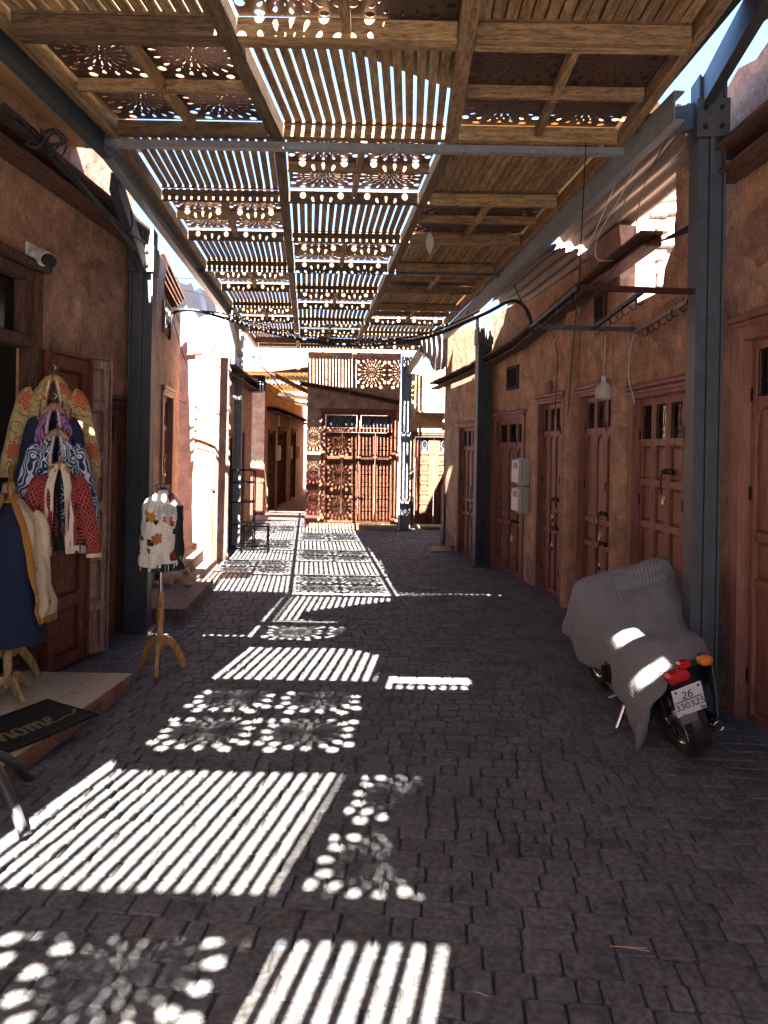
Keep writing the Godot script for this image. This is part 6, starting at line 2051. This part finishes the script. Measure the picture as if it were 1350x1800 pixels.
func cat_on_step() -> void:
	# lying with its chest up, head raised and turned to the lane; x runs towards the paws
	var o := thing("cat", "sandy ginger cat lying on the stone step with its head raised", "cat", at(-2.27, 0.143, -7.98, -0.12))
	var bones := [
		[Vector3(-0.17, 0.062, 0.0), Vector3(-0.06, 0.072, 0.0), 0.060, 0.062], [Vector3(-0.06, 0.072, 0), Vector3(0.055, 0.075, 0.0), 0.060, 0.052],
		[Vector3(0.055, 0.078, 0.0), Vector3(0.078, 0.125, 0.005), 0.045, 0.033], [Vector3(0.085, 0.155, 0.01), Vector3(0.095, 0.157, 0.02), 0.036, 0.034],
		[Vector3(0.10, 0.150, 0.03), Vector3(0.115, 0.146, 0.043), 0.020, 0.014],
		[Vector3(0.06, 0.05, 0.035), Vector3(0.09, 0.022, 0.045), 0.026, 0.020], [Vector3(0.09, 0.020, 0.045), Vector3(0.19, 0.016, 0.05), 0.018, 0.015],
		[Vector3(0.06, 0.05, -0.03), Vector3(0.09, 0.022, -0.035), 0.026, 0.020], [Vector3(0.09, 0.020, -0.035), Vector3(0.165, 0.020, -0.05), 0.018, 0.015],
		[Vector3(-0.15, 0.055, 0.035), Vector3(-0.07, 0.045, 0.062), 0.050, 0.036], [Vector3(-0.07, 0.030, 0.065), Vector3(-0.14, 0.018, 0.075), 0.020, 0.016], [Vector3(-0.14, 0.016, 0.075), Vector3(-0.06, 0.014, 0.085), 0.016, 0.014],
		[Vector3(-0.21, 0.035, 0.0), Vector3(-0.26, 0.018, 0.05), 0.018, 0.014], [Vector3(-0.26, 0.018, 0.05), Vector3(-0.20, 0.014, 0.105), 0.014, 0.012]]
	var st := mk()
	nets(st, func(p: Vector3) -> float:
		var d := 1.0
		for b in bones: d = smin(d, cap(p, b[0], b[1], b[2], b[3]), 0.025)
		for s in [-1, 1]:
			var e: Vector3 = Vector3(0.078, 0.185, 0.012) + Vector3(0.45, 0, -0.9).normalized() * 0.022 * s
			d = smin(d, cap(p, e, e + Vector3(-0.004, 0.022, 0), 0.013, 0.002), 0.008)
		return d, Vector3(-0.30, -0.006, -0.10), Vector3(0.22, 0.23, 0.13), 0.008)
	put("body", st, M.fur, o)
	st = mk()
	for s in [-1, 1]:
		var e: Vector3 = Vector3(0.116, 0.165, 0.040) + Vector3(0.62, 0, -0.78) * 0.013 * s
		lathe(st, [Vector2(0, -0.005), Vector2(0.005, 0), Vector2(0, 0.005)], Transform3D(Basis(), e), 8)
	lathe(st, [Vector2(0, -0.003), Vector2(0.004, 0), Vector2(0, 0.003)], Transform3D(Basis(), Vector3(0.124, 0.152, 0.054)), 8)
	put("eyes_and_nose", st, M.rubber, o)

# ---------- other things in the lane ----------
func street_things() -> void:
	# iron racks beside the left far post
	var o := thing("iron_rack", "tall empty black iron shelf rack beside the left far post", "rack", at(-2.32, 0, -11.75, 0.1))
	var st: SurfaceTool
	var lo := [Vector3(-0.19, 0, -0.17), Vector3(0.19, 0, -0.17), Vector3(0.19, 0, 0.17), Vector3(-0.19, 0, 0.17)]
	for p in lo:
		st = mk()
		bar(st, p, p + Vector3.UP * 1.33, 0.022, 0.022)
		put("upright", st, M.iron, o)
	for y in [1.32, 1.12, 0.80, 0.44, 0.08]:
		for i in 4:
			st = mk()
			bar(st, lo[i] + Vector3.UP * y, lo[(i + 1) % 4] + Vector3.UP * y, 0.02, 0.024)
			put("rail", st, M.iron, o)
	o = thing("iron_table_frame", "low open black iron table frame in front of the tall rack", "table frame", at(-2.05, 0, -11.55, 0.1))
	lo = [Vector3(-0.22, 0, -0.19), Vector3(0.19, 0, -0.19), Vector3(0.19, 0, 0.19), Vector3(-0.22, 0, 0.19)]
	for p in lo:
		st = mk()
		bar(st, p, p + Vector3.UP * 0.45, 0.022, 0.022)
		put("leg", st, M.iron, o)
	for y in [0.44, 0.07]:
		for i in 4:
			st = mk()
			bar(st, lo[i] + Vector3.UP * y, lo[(i + 1) % 4] + Vector3.UP * y, 0.02, 0.024)
			put("rail", st, M.iron, o)
	# hanging frame with hooks on the right
	o = thing("hook_frame", "hanging rail frame of iron bars with many hooks between the near right post and wall", "hanging frame")
	var A := [Vector3(1.22, 2.75, -4.52), Vector3(1.99, 2.75, -4.58)]
	var B := [Vector3(1.22, 2.75, -5.95), Vector3(2.16, 2.75, -6.02)]
	for e in [[A[0], A[1], 0.017, M.iron_red], [B[0], B[1], 0.017, M.steel], [A[0], B[0], 0.014, M.iron], [A[0].lerp(A[1], 0.56), B[0].lerp(B[1], 0.56), 0.013, M.iron], [A[1] + Vector3(0.02, -0.02, 0), B[1] + Vector3(-0.05, -0.02, 0), 0.016, M.zinc]]:
		st = mk()
		bar(st, e[0], e[1], e[2] * 2, e[2] * 2)
		put("bar", st, e[3], o)
	for k in 3:
		for i in 8:
			st = mk()
			var p: Vector3 = [A[0], A[0].lerp(A[1], 0.56), A[1]][k].lerp([B[0], B[0].lerp(B[1], 0.56), B[1]][k], (i + 0.6) / 8.4)
			var pts := []
			for j in 9:
				var a := PI * 0.5 - j / 8.0 * PI * 1.45
				pts.append(p + Vector3(cos(a) * 0.025 * (1 if i % 2 else -1), -0.045 + sin(a) * 0.03 - (0.0 if j > 1 else -0.01), 0.012 * sin(i * 2.3)))
			tube(st, [p + Vector3.UP * 0.02] + pts, 0.004, 5)
			put("hook", st, M.iron, o)
	st = mk()
	rod(st, Vector3(1.22, 2.75, -5.95), Vector3(1.25, 3.35, -7.0), 0.006, 5)
	put("suspension_wire", st, M.iron, o)
	st = mk()
	rod(st, Vector3(1.22, 2.75, -4.52), Vector3(1.30, 3.75, -4.7), 0.004, 5)
	put("suspension_wire", st, M.iron, o)
	# jar lamp
	o = thing("hanging_lamp", "clear ribbed jar lamp hanging in front of the fourth right-hand door", "lamp", at(1.95, 2.18, -6.35))
	st = mk()
	lathe(st, [Vector2(0.0, 0.0), Vector2(0.062, 0.004), Vector2(0.07, 0.03), Vector2(0.07, 0.09), Vector2(0.06, 0.12), Vector2(0.03, 0.145), Vector2(0.022, 0.16)], Transform3D(), 20)
	var gm := mat(lin(0.55, 0.53, 0.5), 0.3)
	gm.transparency = BaseMaterial3D.TRANSPARENCY_ALPHA
	gm.albedo_color.a = 0.45
	put("shade", st, gm, o)
	st = mk()
	rod(st, Vector3(0, 0.15, 0), Vector3(0, 0.21, 0), 0.02, 10)
	rod(st, Vector3(0, 0.2, 0), Vector3(0, 0.57, 0.03), 0.004, 5)
	put("socket", st, M.white_plastic2, o)
	# net bundle at the right
	o = thing("net_bundle", "pale net cloth sagging in a bundle below the right-hand pergola edge", "net")
	st = mk()
	grid(st, 26, 16, func(u, v):
		var a := Vector3(0.62, 3.78, -13.1).lerp(Vector3(1.32, 3.95, -12.45), u)
		var s := sin(u * PI)
		return a + Vector3(0.02 * sin(v * 7 + u * 3) + 0.015 * sin(u * 37), -lerpf(0.05, 0.74, v) * pow(s, 0.8) + 0.02 * sin(u * 23.0 + v * 9), 0.14 * sin(v * PI) * s + 0.02 * sin(u * 41.0)), 1, 1)
	put("net", st, M.mesh_cloth, o)
	o = thing("green_cloth_strip", "bright green cloth strip hanging beside the net bundle", "cloth strip")
	st = mk()
	grid(st, 6, 12, func(u, v): return Vector3(1.10 + 0.09 * u + 0.10 * v + 0.02 * sin(v * 11), lerpf(3.95, 3.38, v), -12.6 + 0.2 * v + 0.03 * sin(u * 9 + v * 8)))
	put("cloth", st, M.green_cloth, o)
	o = thing("plastic_scrap", "scrap of white plastic dangling from the pergola slats", "plastic scrap")
	st = mk()
	grid(st, 4, 10, func(u, v): return Vector3(0.43 + (u - 0.5) * (0.03 + 0.05 * sin(v * 4.0)), lerpf(3.92, 3.66, v), -7.25 + 0.02 * sin(v * 9 + u * 4)))
	put("sheet", st, M.white_cloth, o)
	# sign box and lamp in the alley
	o = thing("black_sign_box", "black square sign box hanging on the wall at the alley mouth", "sign", at(-2.55, 2.80, -14.0, 0.15))
	st = mk()
	cbox(st, Vector3(0.03, 0.16, 0), Vector3(0.32, 0.32, 0.09), Transform3D(), 0.01)
	put("box", st, M.black_plastic, o)
	st = mk()
	cbox(st, Vector3(0.03, 0.16, 0.048), Vector3(0.27, 0.27, 0.006), Transform3D(), 0.002)
	put("face", st, M.glass_dark, o)
	st = mk()
	for k in 3: cbox(st, Vector3(-0.01 + 0.05 * k, 0.24 - 0.05 * k, 0.053), Vector3(0.12, 0.012, 0.003))
	put("lettering", st, M.pipe_grey, o)
	st = mk()
	bar(st, Vector3(-0.15, 0.16, 0), Vector3(-0.40, 0.18, -0.02), 0.04, 0.04)
	put("bracket", st, M.white_plastic, o)
	o = thing("alley_lamp", "white street lamp head on an arm in the alley", "lamp", at(-2.35, 2.93, -17.0))
	st = mk()
	lathe(st, [Vector2(0.0, 0.10), Vector2(0.06, 0.095), Vector2(0.13, 0.06), Vector2(0.16, 0.0), Vector2(0.14, -0.005), Vector2(0.0, 0.0)], Transform3D(Basis(Vector3.BACK, -0.12), Vector3.ZERO), 16, 1.4, 0.8)
	put("head", st, M.white_plastic, o)
	st = mk()
	rod(st, Vector3(0.18, 0.0, 0), Vector3(0.75, -0.14, 0.3), 0.02, 8)
	put("arm", st, M.white_plastic2, o)
	# scraps on the ground
	o = thing("cardboard_scrap", "flattened scrap of cardboard on the paving at the right-hand wall corner", "cardboard", at(0.98, 0.02, -11.9, 0.4))
	st = mk()
	extrude(st, [Vector2(-0.2, -0.07), Vector2(0.16, -0.10), Vector2(0.22, 0.06), Vector2(-0.12, 0.11)], 0.0, 0.008, Transform3D(Basis(Vector3.RIGHT, 0.35 - PI / 2), Vector3(0, 0.03, 0)))
	put("sheet", st, M.card, o)
	st = mk()
	extrude(st, [Vector2(-0.05, -0.1), Vector2(0.2, -0.12), Vector2(0.24, 0.05)], 0.0, 0.008, Transform3D(Basis(Vector3.RIGHT, -0.5 - PI / 2), Vector3(0.05, 0.045, -0.05)))
	put("flap", st, M.cloth_cream, o)
	for k in 3:
		st = mk()
		var q: Vector3 = [Vector3(0.86, 0.022, -2.42), Vector3(0.875, 0.024, -2.41), Vector3(0.33, 0.022, -2.2)][k]
		var d: Vector3 = [Vector3(0.06, 0.004, 0.008), Vector3(0.05, 0.003, 0.014), Vector3(0.02, 0.002, 0.01)][k]
		tube(st, [q - d, q, q + d + Vector3(0, 0, 0.003)], 0.0018, 4)
		tag(put("straw", st, M.card), ["longer dry straw on the paving at the lower right", "shorter dry straw crossing the longer one at the lower right", "tiny dry straw on the paving right of the lit stripes"][k], "straw")
	# a small iron drain cover, and the dust and leaf litter swept against the walls
	o = thing("drain_cover", "small rusty iron drain cover in the paving left of the lit stripes", "drain cover", at(-1.92, 0.016, -9.35, 0.1))
	st = mk()
	box(st, Vector3(-0.2, -0.01, -0.2), Vector3(0.2, 0.004, 0.2), Transform3D(), 0.004)
	put("plate", st, M.iron, o)
	for k in 7:
		st = mk()
		cbox(st, Vector3(-0.15 + 0.05 * k, 0.006, 0), Vector3(0.018, 0.006, 0.32))
		put("rib", st, M.iron_red, o)
	var mm := MultiMesh.new()
	mm.transform_format = MultiMesh.TRANSFORM_3D
	mm.use_colors = true
	st = mk()
	extrude(st, [Vector2(-0.5, 0), Vector2(-0.1, -0.3), Vector2(0.5, -0.05), Vector2(0.2, 0.3)], -0.02, 0.02, Transform3D(Basis(Vector3.RIGHT, -PI / 2), Vector3.ZERO))
	mm.mesh = fin(st)
	mm.instance_count = 260
	var r2 := RandomNumberGenerator.new()
	r2.seed = 99
	for i in 260:
		var f := r2.randf()
		var p := Vector3(lerpf(2.30, 1.15, pow(f, 1.3)) - absf(r2.randfn(0.0, 0.10)) - 0.02, 0.020, lerpf(-4.9, -12.0, f))
		if i % 3 == 0: p = Vector3(lerpf(-2.25, -2.35, f) + absf(r2.randfn(0.0, 0.12)), 0.020, lerpf(-5.0, -6.4, f))
		if i % 5 == 0: p = Vector3(r2.randf_range(-1.4, 1.9), 0.020, -r2.randf_range(2.2, 10.0))
		var s := r2.randf_range(0.012, 0.04) * (0.4 if i % 5 == 0 else 1.0)
		mm.set_instance_transform(i, Transform3D(Basis.from_euler(Vector3(r2.randf_range(-0.25, 0.25), r2.randf() * TAU, r2.randf_range(-0.25, 0.25))).scaled_local(Vector3(s, s * 0.5, s)), p))
		mm.set_instance_color(i, Color(0.34, 0.26, 0.17).lerp(Color(0.12, 0.08, 0.05), r2.randf()))
	var lm := StandardMaterial3D.new()
	lm.vertex_color_use_as_albedo = true
	lm.roughness = 0.95
	var mi := MultiMeshInstance3D.new()
	mi.name = "dust_and_leaf_litter"
	mi.multimesh = mm
	mi.material_override = lm
	add_child(mi)
	mi.set_meta("kind", "stuff")
	tag(mi, "dry leaf litter and dust swept against the foot of the walls", "litter")

# ---------- cables ----------
func strand(called: String, label: String, cat: String, pts: Array, r: float, m: Material, group := "", steps := 4) -> MeshInstance3D:
	var st := mk()
	tube(st, curve(pts, (pts.size() - 1) * steps), r, 6)
	var o := put(called, st, m)
	tag(o, label, cat, group)
	return o

func cables() -> void:
	strand("main_cable", "thick black cable slung right across the lane below the pergola", "cable", [Vector3(-2.74, 3.04, -9.0), Vector3(-2.72, 3.3, -9.0), Vector3(-2.65, 3.4, -9.0), Vector3(-2.41, 3.41, -8.95), Vector3(-2.0, 3.3, -8.9), Vector3(-1.42, 3.12, -8.8), Vector3(-0.78, 2.99, -8.7), Vector3(-0.15, 2.96, -8.6), Vector3(0.47, 3.04, -8.5), Vector3(1.12, 3.29, -8.3), Vector3(1.41, 3.43, -8.2), Vector3(1.55, 3.39, -8.15), Vector3(1.63, 3.24, -8.1), Vector3(1.66, 3.06, -8.1)], 0.022, M.cable, "", 5)
	strand("second_cable", "thinner black cable running just above the thick one across the lane", "cable", [Vector3(-2.6, 3.41, -8.9), Vector3(-1.99, 3.35, -8.85), Vector3(-1.42, 3.18, -8.8), Vector3(-0.78, 3.05, -8.7), Vector3(-0.15, 3.02, -8.6), Vector3(0.47, 3.09, -8.5), Vector3(1.09, 3.33, -8.3)], 0.01, M.cable, "", 4)
	strand("dangling_wire", "leftmost pale wire hanging from the right edge beam towards the second meter box", "wire", [Vector3(1.8, 3.95, -5.4), Vector3(1.81, 3.8, -5.8), Vector3(1.82, 3.63, -6.3), Vector3(1.84, 3.57, -6.8)], 0.004, M.cable_pale, "thin wires dangling at the right-hand pergola edge", 4)
	strand("dangling_wire", "pale looped wire hanging in front of the lower corrugated sheet", "wire", [Vector3(1.88, 3.91, -5.4), Vector3(1.83, 3.73, -5.6), Vector3(1.78, 3.54, -6.0), Vector3(1.82, 3.4, -6.2), Vector3(1.96, 3.38, -6.2)], 0.004, M.cable_pale, "thin wires dangling at the right-hand pergola edge", 4)
	strand("dangling_wire", "dark wire hanging across the sky gap beside the near right post", "wire", [Vector3(1.94, 4.02, -4.9), Vector3(1.95, 3.91, -5.0), Vector3(1.93, 3.81, -5.2), Vector3(1.99, 3.73, -5.6), Vector3(2.05, 3.44, -6.0), Vector3(1.97, 3.28, -6.3)], 0.004, M.cable, "thin wires dangling at the right-hand pergola edge", 4)
	strand("dangling_wire", "second dark wire crossing the sky gap from the fascia", "wire", [Vector3(2.08, 3.98, -4.9), Vector3(2.02, 3.93, -5.0), Vector3(1.95, 3.83, -5.2), Vector3(1.91, 3.76, -5.7), Vector3(1.95, 3.59, -6.0)], 0.004, M.cable, "thin wires dangling at the right-hand pergola edge", 4)
	strand("hanging_wire", "dark wire hanging straight down beside the fourth right-hand door", "wire", [Vector3(1.74, 3.28, -6.6), Vector3(1.76, 2.99, -6.6), Vector3(1.73, 2.57, -6.6), Vector3(1.7, 2.04, -6.6)], 0.005, M.cable, "", 4)
	strand("hanging_wire", "dark wire hanging straight down in front of the third right-hand door", "wire", [Vector3(1.76, 2.85, -7.4), Vector3(1.79, 2.68, -7.4), Vector3(1.78, 2.32, -7.4), Vector3(1.77, 2.07, -7.4)], 0.005, M.cable, "", 4)
	strand("wall_cable", "pale cable dropping from the bracket corner down the round pilaster", "cable", [Vector3(2.13, 2.78, -6.05), Vector3(2.08, 2.58, -6.05), Vector3(2.07, 2.34, -6.05), Vector3(2.11, 2.2, -6.05), Vector3(2.12, 2.12, -6.05)], 0.006, M.cable_pale, "", 4)
	strand("feeder_cable", "bundle of black cables bridging between the two plank troughs on the right", "cable", [Vector3(2.16, 3.37, -5.5), Vector3(2.21, 3.38, -5.3), Vector3(2.27, 3.41, -5.1), Vector3(2.33, 3.46, -4.9), Vector3(2.36, 3.55, -4.75)], 0.014, M.cable, "", 4)
	strand("feeder_cable", "second thinner black cable bridging between the two plank troughs", "cable", [Vector3(2.14, 3.37, -5.55), Vector3(2.21, 3.35, -5.3), Vector3(2.29, 3.37, -5.1), Vector3(2.35, 3.43, -4.9), Vector3(2.38, 3.56, -4.7)], 0.009, M.cable, "", 4)
	strand("feeder_cable", "looped black cable end below the near right-hand plank trough", "cable", [Vector3(2.38, 3.58, -4.75), Vector3(2.36, 3.5, -4.8), Vector3(2.39, 3.42, -4.8), Vector3(2.47, 3.42, -4.7)], 0.007, M.cable, "", 4)
	strand("ledge_cable", "tangled thick black cable lying along the near left ledge", "cable", [Vector3(-2.25, 3.63, -4.1), Vector3(-2.16, 3.55, -4.25), Vector3(-2.11, 3.5, -4.5), Vector3(-2.06, 3.43, -4.8), Vector3(-2.07, 3.37, -5.3), Vector3(-2.07, 3.33, -5.7), Vector3(-2.06, 3.25, -5.9)], 0.016, M.cable, "cables lying along the near left ledge", 4)
	strand("ledge_cable", "black cable with a loose loop above the near left ledge", "cable", [Vector3(-2.26, 3.68, -4.15), Vector3(-2.15, 3.59, -4.2), Vector3(-2.14, 3.55, -4.3), Vector3(-2.06, 3.62, -4.35), Vector3(-2.0, 3.57, -4.4), Vector3(-2.1, 3.55, -4.4), Vector3(-2.15, 3.58, -4.4), Vector3(-2.14, 3.5, -4.6), Vector3(-2.07, 3.4, -5.0), Vector3(-2.06, 3.29, -5.8)], 0.012, M.cable, "cables lying along the near left ledge", 4)
	strand("ledge_cable", "thin upper cable along the near left ledge", "cable", [Vector3(-2.21, 3.58, -4.1), Vector3(-2.15, 3.6, -4.3), Vector3(-2.12, 3.47, -4.6), Vector3(-2.07, 3.44, -4.9), Vector3(-2.06, 3.39, -5.5), Vector3(-2.04, 3.39, -5.9)], 0.008, M.cable, "cables lying along the near left ledge", 4)
	strand("ledge_wire", "knot of thin black wire bulging over the near left ledge", "wire", [Vector3(-2.17, 3.56, -4.2), Vector3(-2.13, 3.53, -4.25), Vector3(-2.18, 3.5, -4.28), Vector3(-2.13, 3.49, -4.3), Vector3(-2.09, 3.56, -4.32), Vector3(-2.11, 3.6, -4.3), Vector3(-2.09, 3.54, -4.36), Vector3(-2.07, 3.5, -4.42), Vector3(-2.11, 3.49, -4.4), Vector3(-2.1, 3.48, -4.5)], 0.01, M.cable, "wires along the near left ledge", 5)
	strand("ledge_wire", "hair-like loop of wire sticking up from the near left ledge", "wire", [Vector3(-2.1, 3.51, -4.35), Vector3(-2.09, 3.6, -4.38), Vector3(-2.06, 3.62, -4.42), Vector3(-2.04, 3.57, -4.42), Vector3(-2.07, 3.51, -4.4), Vector3(-2.05, 3.51, -4.46), Vector3(-2.02, 3.57, -4.46), Vector3(-2.08, 3.5, -4.5)], 0.005, M.cable, "wires along the near left ledge", 5)
	strand("ledge_wire", "frayed cable end at the far end of the near left ledge", "wire", [Vector3(-2.07, 3.41, -5.0), Vector3(-2.05, 3.38, -5.2), Vector3(-2.06, 3.39, -5.45), Vector3(-2.07, 3.36, -5.6), Vector3(-2.04, 3.38, -5.6), Vector3(-2.02, 3.44, -5.62), Vector3(-2.03, 3.55, -5.62)], 0.007, M.cable, "wires along the near left ledge", 5)
	strand("sagging_wire", "dark wire sagging from the left cable bend to the pink house", "wire", [Vector3(-2.67, 3.39, -9.0), Vector3(-2.63, 3.16, -9.3), Vector3(-2.51, 2.96, -9.6), Vector3(-2.34, 2.82, -10.0), Vector3(-2.14, 2.77, -10.6)], 0.006, M.cable, "wires across the left sky gap", 4)
	strand("sagging_wire", "second dark wire sagging across the left sky gap", "wire", [Vector3(-2.7, 3.3, -9.0), Vector3(-2.68, 3.07, -9.2), Vector3(-2.69, 2.82, -9.6), Vector3(-2.63, 2.55, -10.0), Vector3(-2.48, 2.41, -10.2)], 0.006, M.cable, "wires across the left sky gap", 4)
	strand("sagging_wire", "taut thin wire across the left sky gap below the shade net", "wire", [Vector3(-2.83, 3.79, -8.8), Vector3(-2.75, 3.78, -9.4), Vector3(-2.6, 3.83, -10.0), Vector3(-2.47, 3.86, -10.8)], 0.006, M.cable, "wires across the left sky gap", 4)
	strand("sagging_wire", "wire hooked along the sunlit pink wall", "wire", [Vector3(-3.02, 2.39, -10.2), Vector3(-2.86, 2.31, -10.25), Vector3(-2.71, 2.3, -10.3), Vector3(-2.57, 2.32, -10.3)], 0.006, M.cable, "wires across the left sky gap", 4)
	strand("far_wire", "far corner wire from the hanging bundle down to the pale blue post", "wire", [Vector3(0.95, 3.22, -13.2), Vector3(0.78, 3.01, -13.6), Vector3(0.55, 2.83, -14.2), Vector3(0.4, 2.72, -14.6)], 0.007, M.cable, "wires in the far right-hand corner", 4)
	strand("far_wire", "far corner wire from the hanging bundle towards the cream wall", "wire", [Vector3(1.01, 3.16, -13.2), Vector3(0.91, 2.99, -13.8), Vector3(0.83, 2.8, -14.6)], 0.007, M.cable, "wires in the far right-hand corner", 4)
	strand("far_wire", "far corner wire from the hanging bundle to the curved trough", "wire", [Vector3(0.95, 3.33, -13.0), Vector3(1.02, 3.17, -12.8), Vector3(1.16, 3.05, -12.4)], 0.007, M.cable, "wires in the far right-hand corner", 4)
	strand("far_wire", "long far wire from the central shop to the right-hand trough", "wire", [Vector3(-1.34, 3.73, -14.9), Vector3(-0.38, 3.4, -14.6), Vector3(0.53, 3.18, -14.0), Vector3(1.16, 3.0, -12.9)], 0.007, M.cable, "wires in the far right-hand corner", 4)
	strand("far_wire", "lower far wire from the pale blue post to the right-hand row", "wire", [Vector3(0.37, 2.6, -14.6), Vector3(0.75, 2.66, -14.0), Vector3(1.2, 2.68, -12.8), Vector3(1.55, 2.71, -11.6)], 0.007, M.cable, "wires in the far right-hand corner", 4)
	strand("wire_coil", "small coil of wire hanging below the bundled net", "coil of wire", [Vector3(0.94, 3.32, -13.1), Vector3(0.88, 3.26, -13.1), Vector3(0.89, 3.15, -13.1), Vector3(0.95, 3.13, -13.1), Vector3(1.0, 3.19, -13.1), Vector3(0.98, 3.29, -13.1), Vector3(0.91, 3.3, -13.1), Vector3(0.88, 3.2, -13.1), Vector3(0.96, 3.15, -13.1)], 0.008, M.cable, "", 4)
	strand("string_of_bulbs", "dark cable with small bulbs along the alley roof", "cable", [Vector3(-2.86, 3.6, -15.4), Vector3(-2.53, 3.3, -15.6), Vector3(-2.25, 2.91, -16.2), Vector3(-2.06, 2.78, -16.8), Vector3(-1.8, 2.78, -17.5)], 0.012, M.cable, "", 4)
	strand("alley_cable", "dark cable sagging from the alley sign to the lamp", "cable", [Vector3(-2.46, 2.94, -15.0), Vector3(-2.32, 2.79, -15.4), Vector3(-2.09, 2.74, -16), Vector3(-1.82, 2.74, -17)], 0.01, M.cable, "", 4)

func cover_rows() -> Array:
	return [
		[Vector3(1.48, 0.02, -4.05), Vector3(1.51, 0.24, -4.02), Vector3(1.59, 0.36, -4.0), Vector3(1.65, 0.47, -4.0), Vector3(1.74, 0.54, -4.0), Vector3(1.87, 0.53, -4.06), Vector3(1.94, 0.42, -4.14), Vector3(2.0, 0.14, -4.2)],
		[Vector3(1.49, 0.16, -4.42), Vector3(1.52, 0.33, -4.32), Vector3(1.58, 0.46, -4.25), Vector3(1.64, 0.56, -4.2), Vector3(1.76, 0.6, -4.22), Vector3(1.91, 0.6, -4.28), Vector3(2.0, 0.5, -4.34), Vector3(2.06, 0.2, -4.4)],
		[Vector3(1.5, 0.21, -4.85), Vector3(1.5, 0.39, -4.7), Vector3(1.54, 0.48, -4.58), Vector3(1.63, 0.54, -4.5), Vector3(1.76, 0.57, -4.5), Vector3(1.91, 0.61, -4.55), Vector3(2.05, 0.55, -4.62), Vector3(2.12, 0.31, -4.7)],
		[Vector3(1.48, 0.19, -5.12), Vector3(1.47, 0.4, -5.02), Vector3(1.51, 0.54, -4.95), Vector3(1.61, 0.65, -4.88), Vector3(1.76, 0.71, -4.85), Vector3(1.94, 0.76, -4.85), Vector3(2.09, 0.69, -4.85), Vector3(2.16, 0.43, -4.9)],
		[Vector3(1.42, 0.27, -5.28), Vector3(1.41, 0.5, -5.2), Vector3(1.44, 0.66, -5.14), Vector3(1.58, 0.74, -5.06), Vector3(1.77, 0.79, -5.02), Vector3(1.99, 0.89, -4.98), Vector3(2.11, 0.74, -4.98), Vector3(2.16, 0.48, -5.0)],
		[Vector3(1.39, 0.37, -5.35), Vector3(1.4, 0.53, -5.3), Vector3(1.43, 0.74, -5.24), Vector3(1.59, 0.82, -5.2), Vector3(1.78, 0.89, -5.14), Vector3(2.0, 0.97, -5.06), Vector3(2.1, 0.81, -5.06), Vector3(2.16, 0.55, -5.06)],
		[Vector3(1.46, 0.29, -5.5), Vector3(1.5, 0.46, -5.5), Vector3(1.53, 0.65, -5.45), Vector3(1.67, 0.74, -5.4), Vector3(1.87, 0.8, -5.36), Vector3(2.08, 0.87, -5.3), Vector3(2.17, 0.72, -5.3), Vector3(2.23, 0.43, -5.3)],
		[Vector3(1.65, 0.11, -5.75), Vector3(1.68, 0.2, -5.75), Vector3(1.71, 0.3, -5.72), Vector3(1.81, 0.34, -5.7), Vector3(1.97, 0.37, -5.68), Vector3(2.12, 0.4, -5.64), Vector3(2.19, 0.34, -5.6), Vector3(2.26, 0.23, -5.6)],
	]
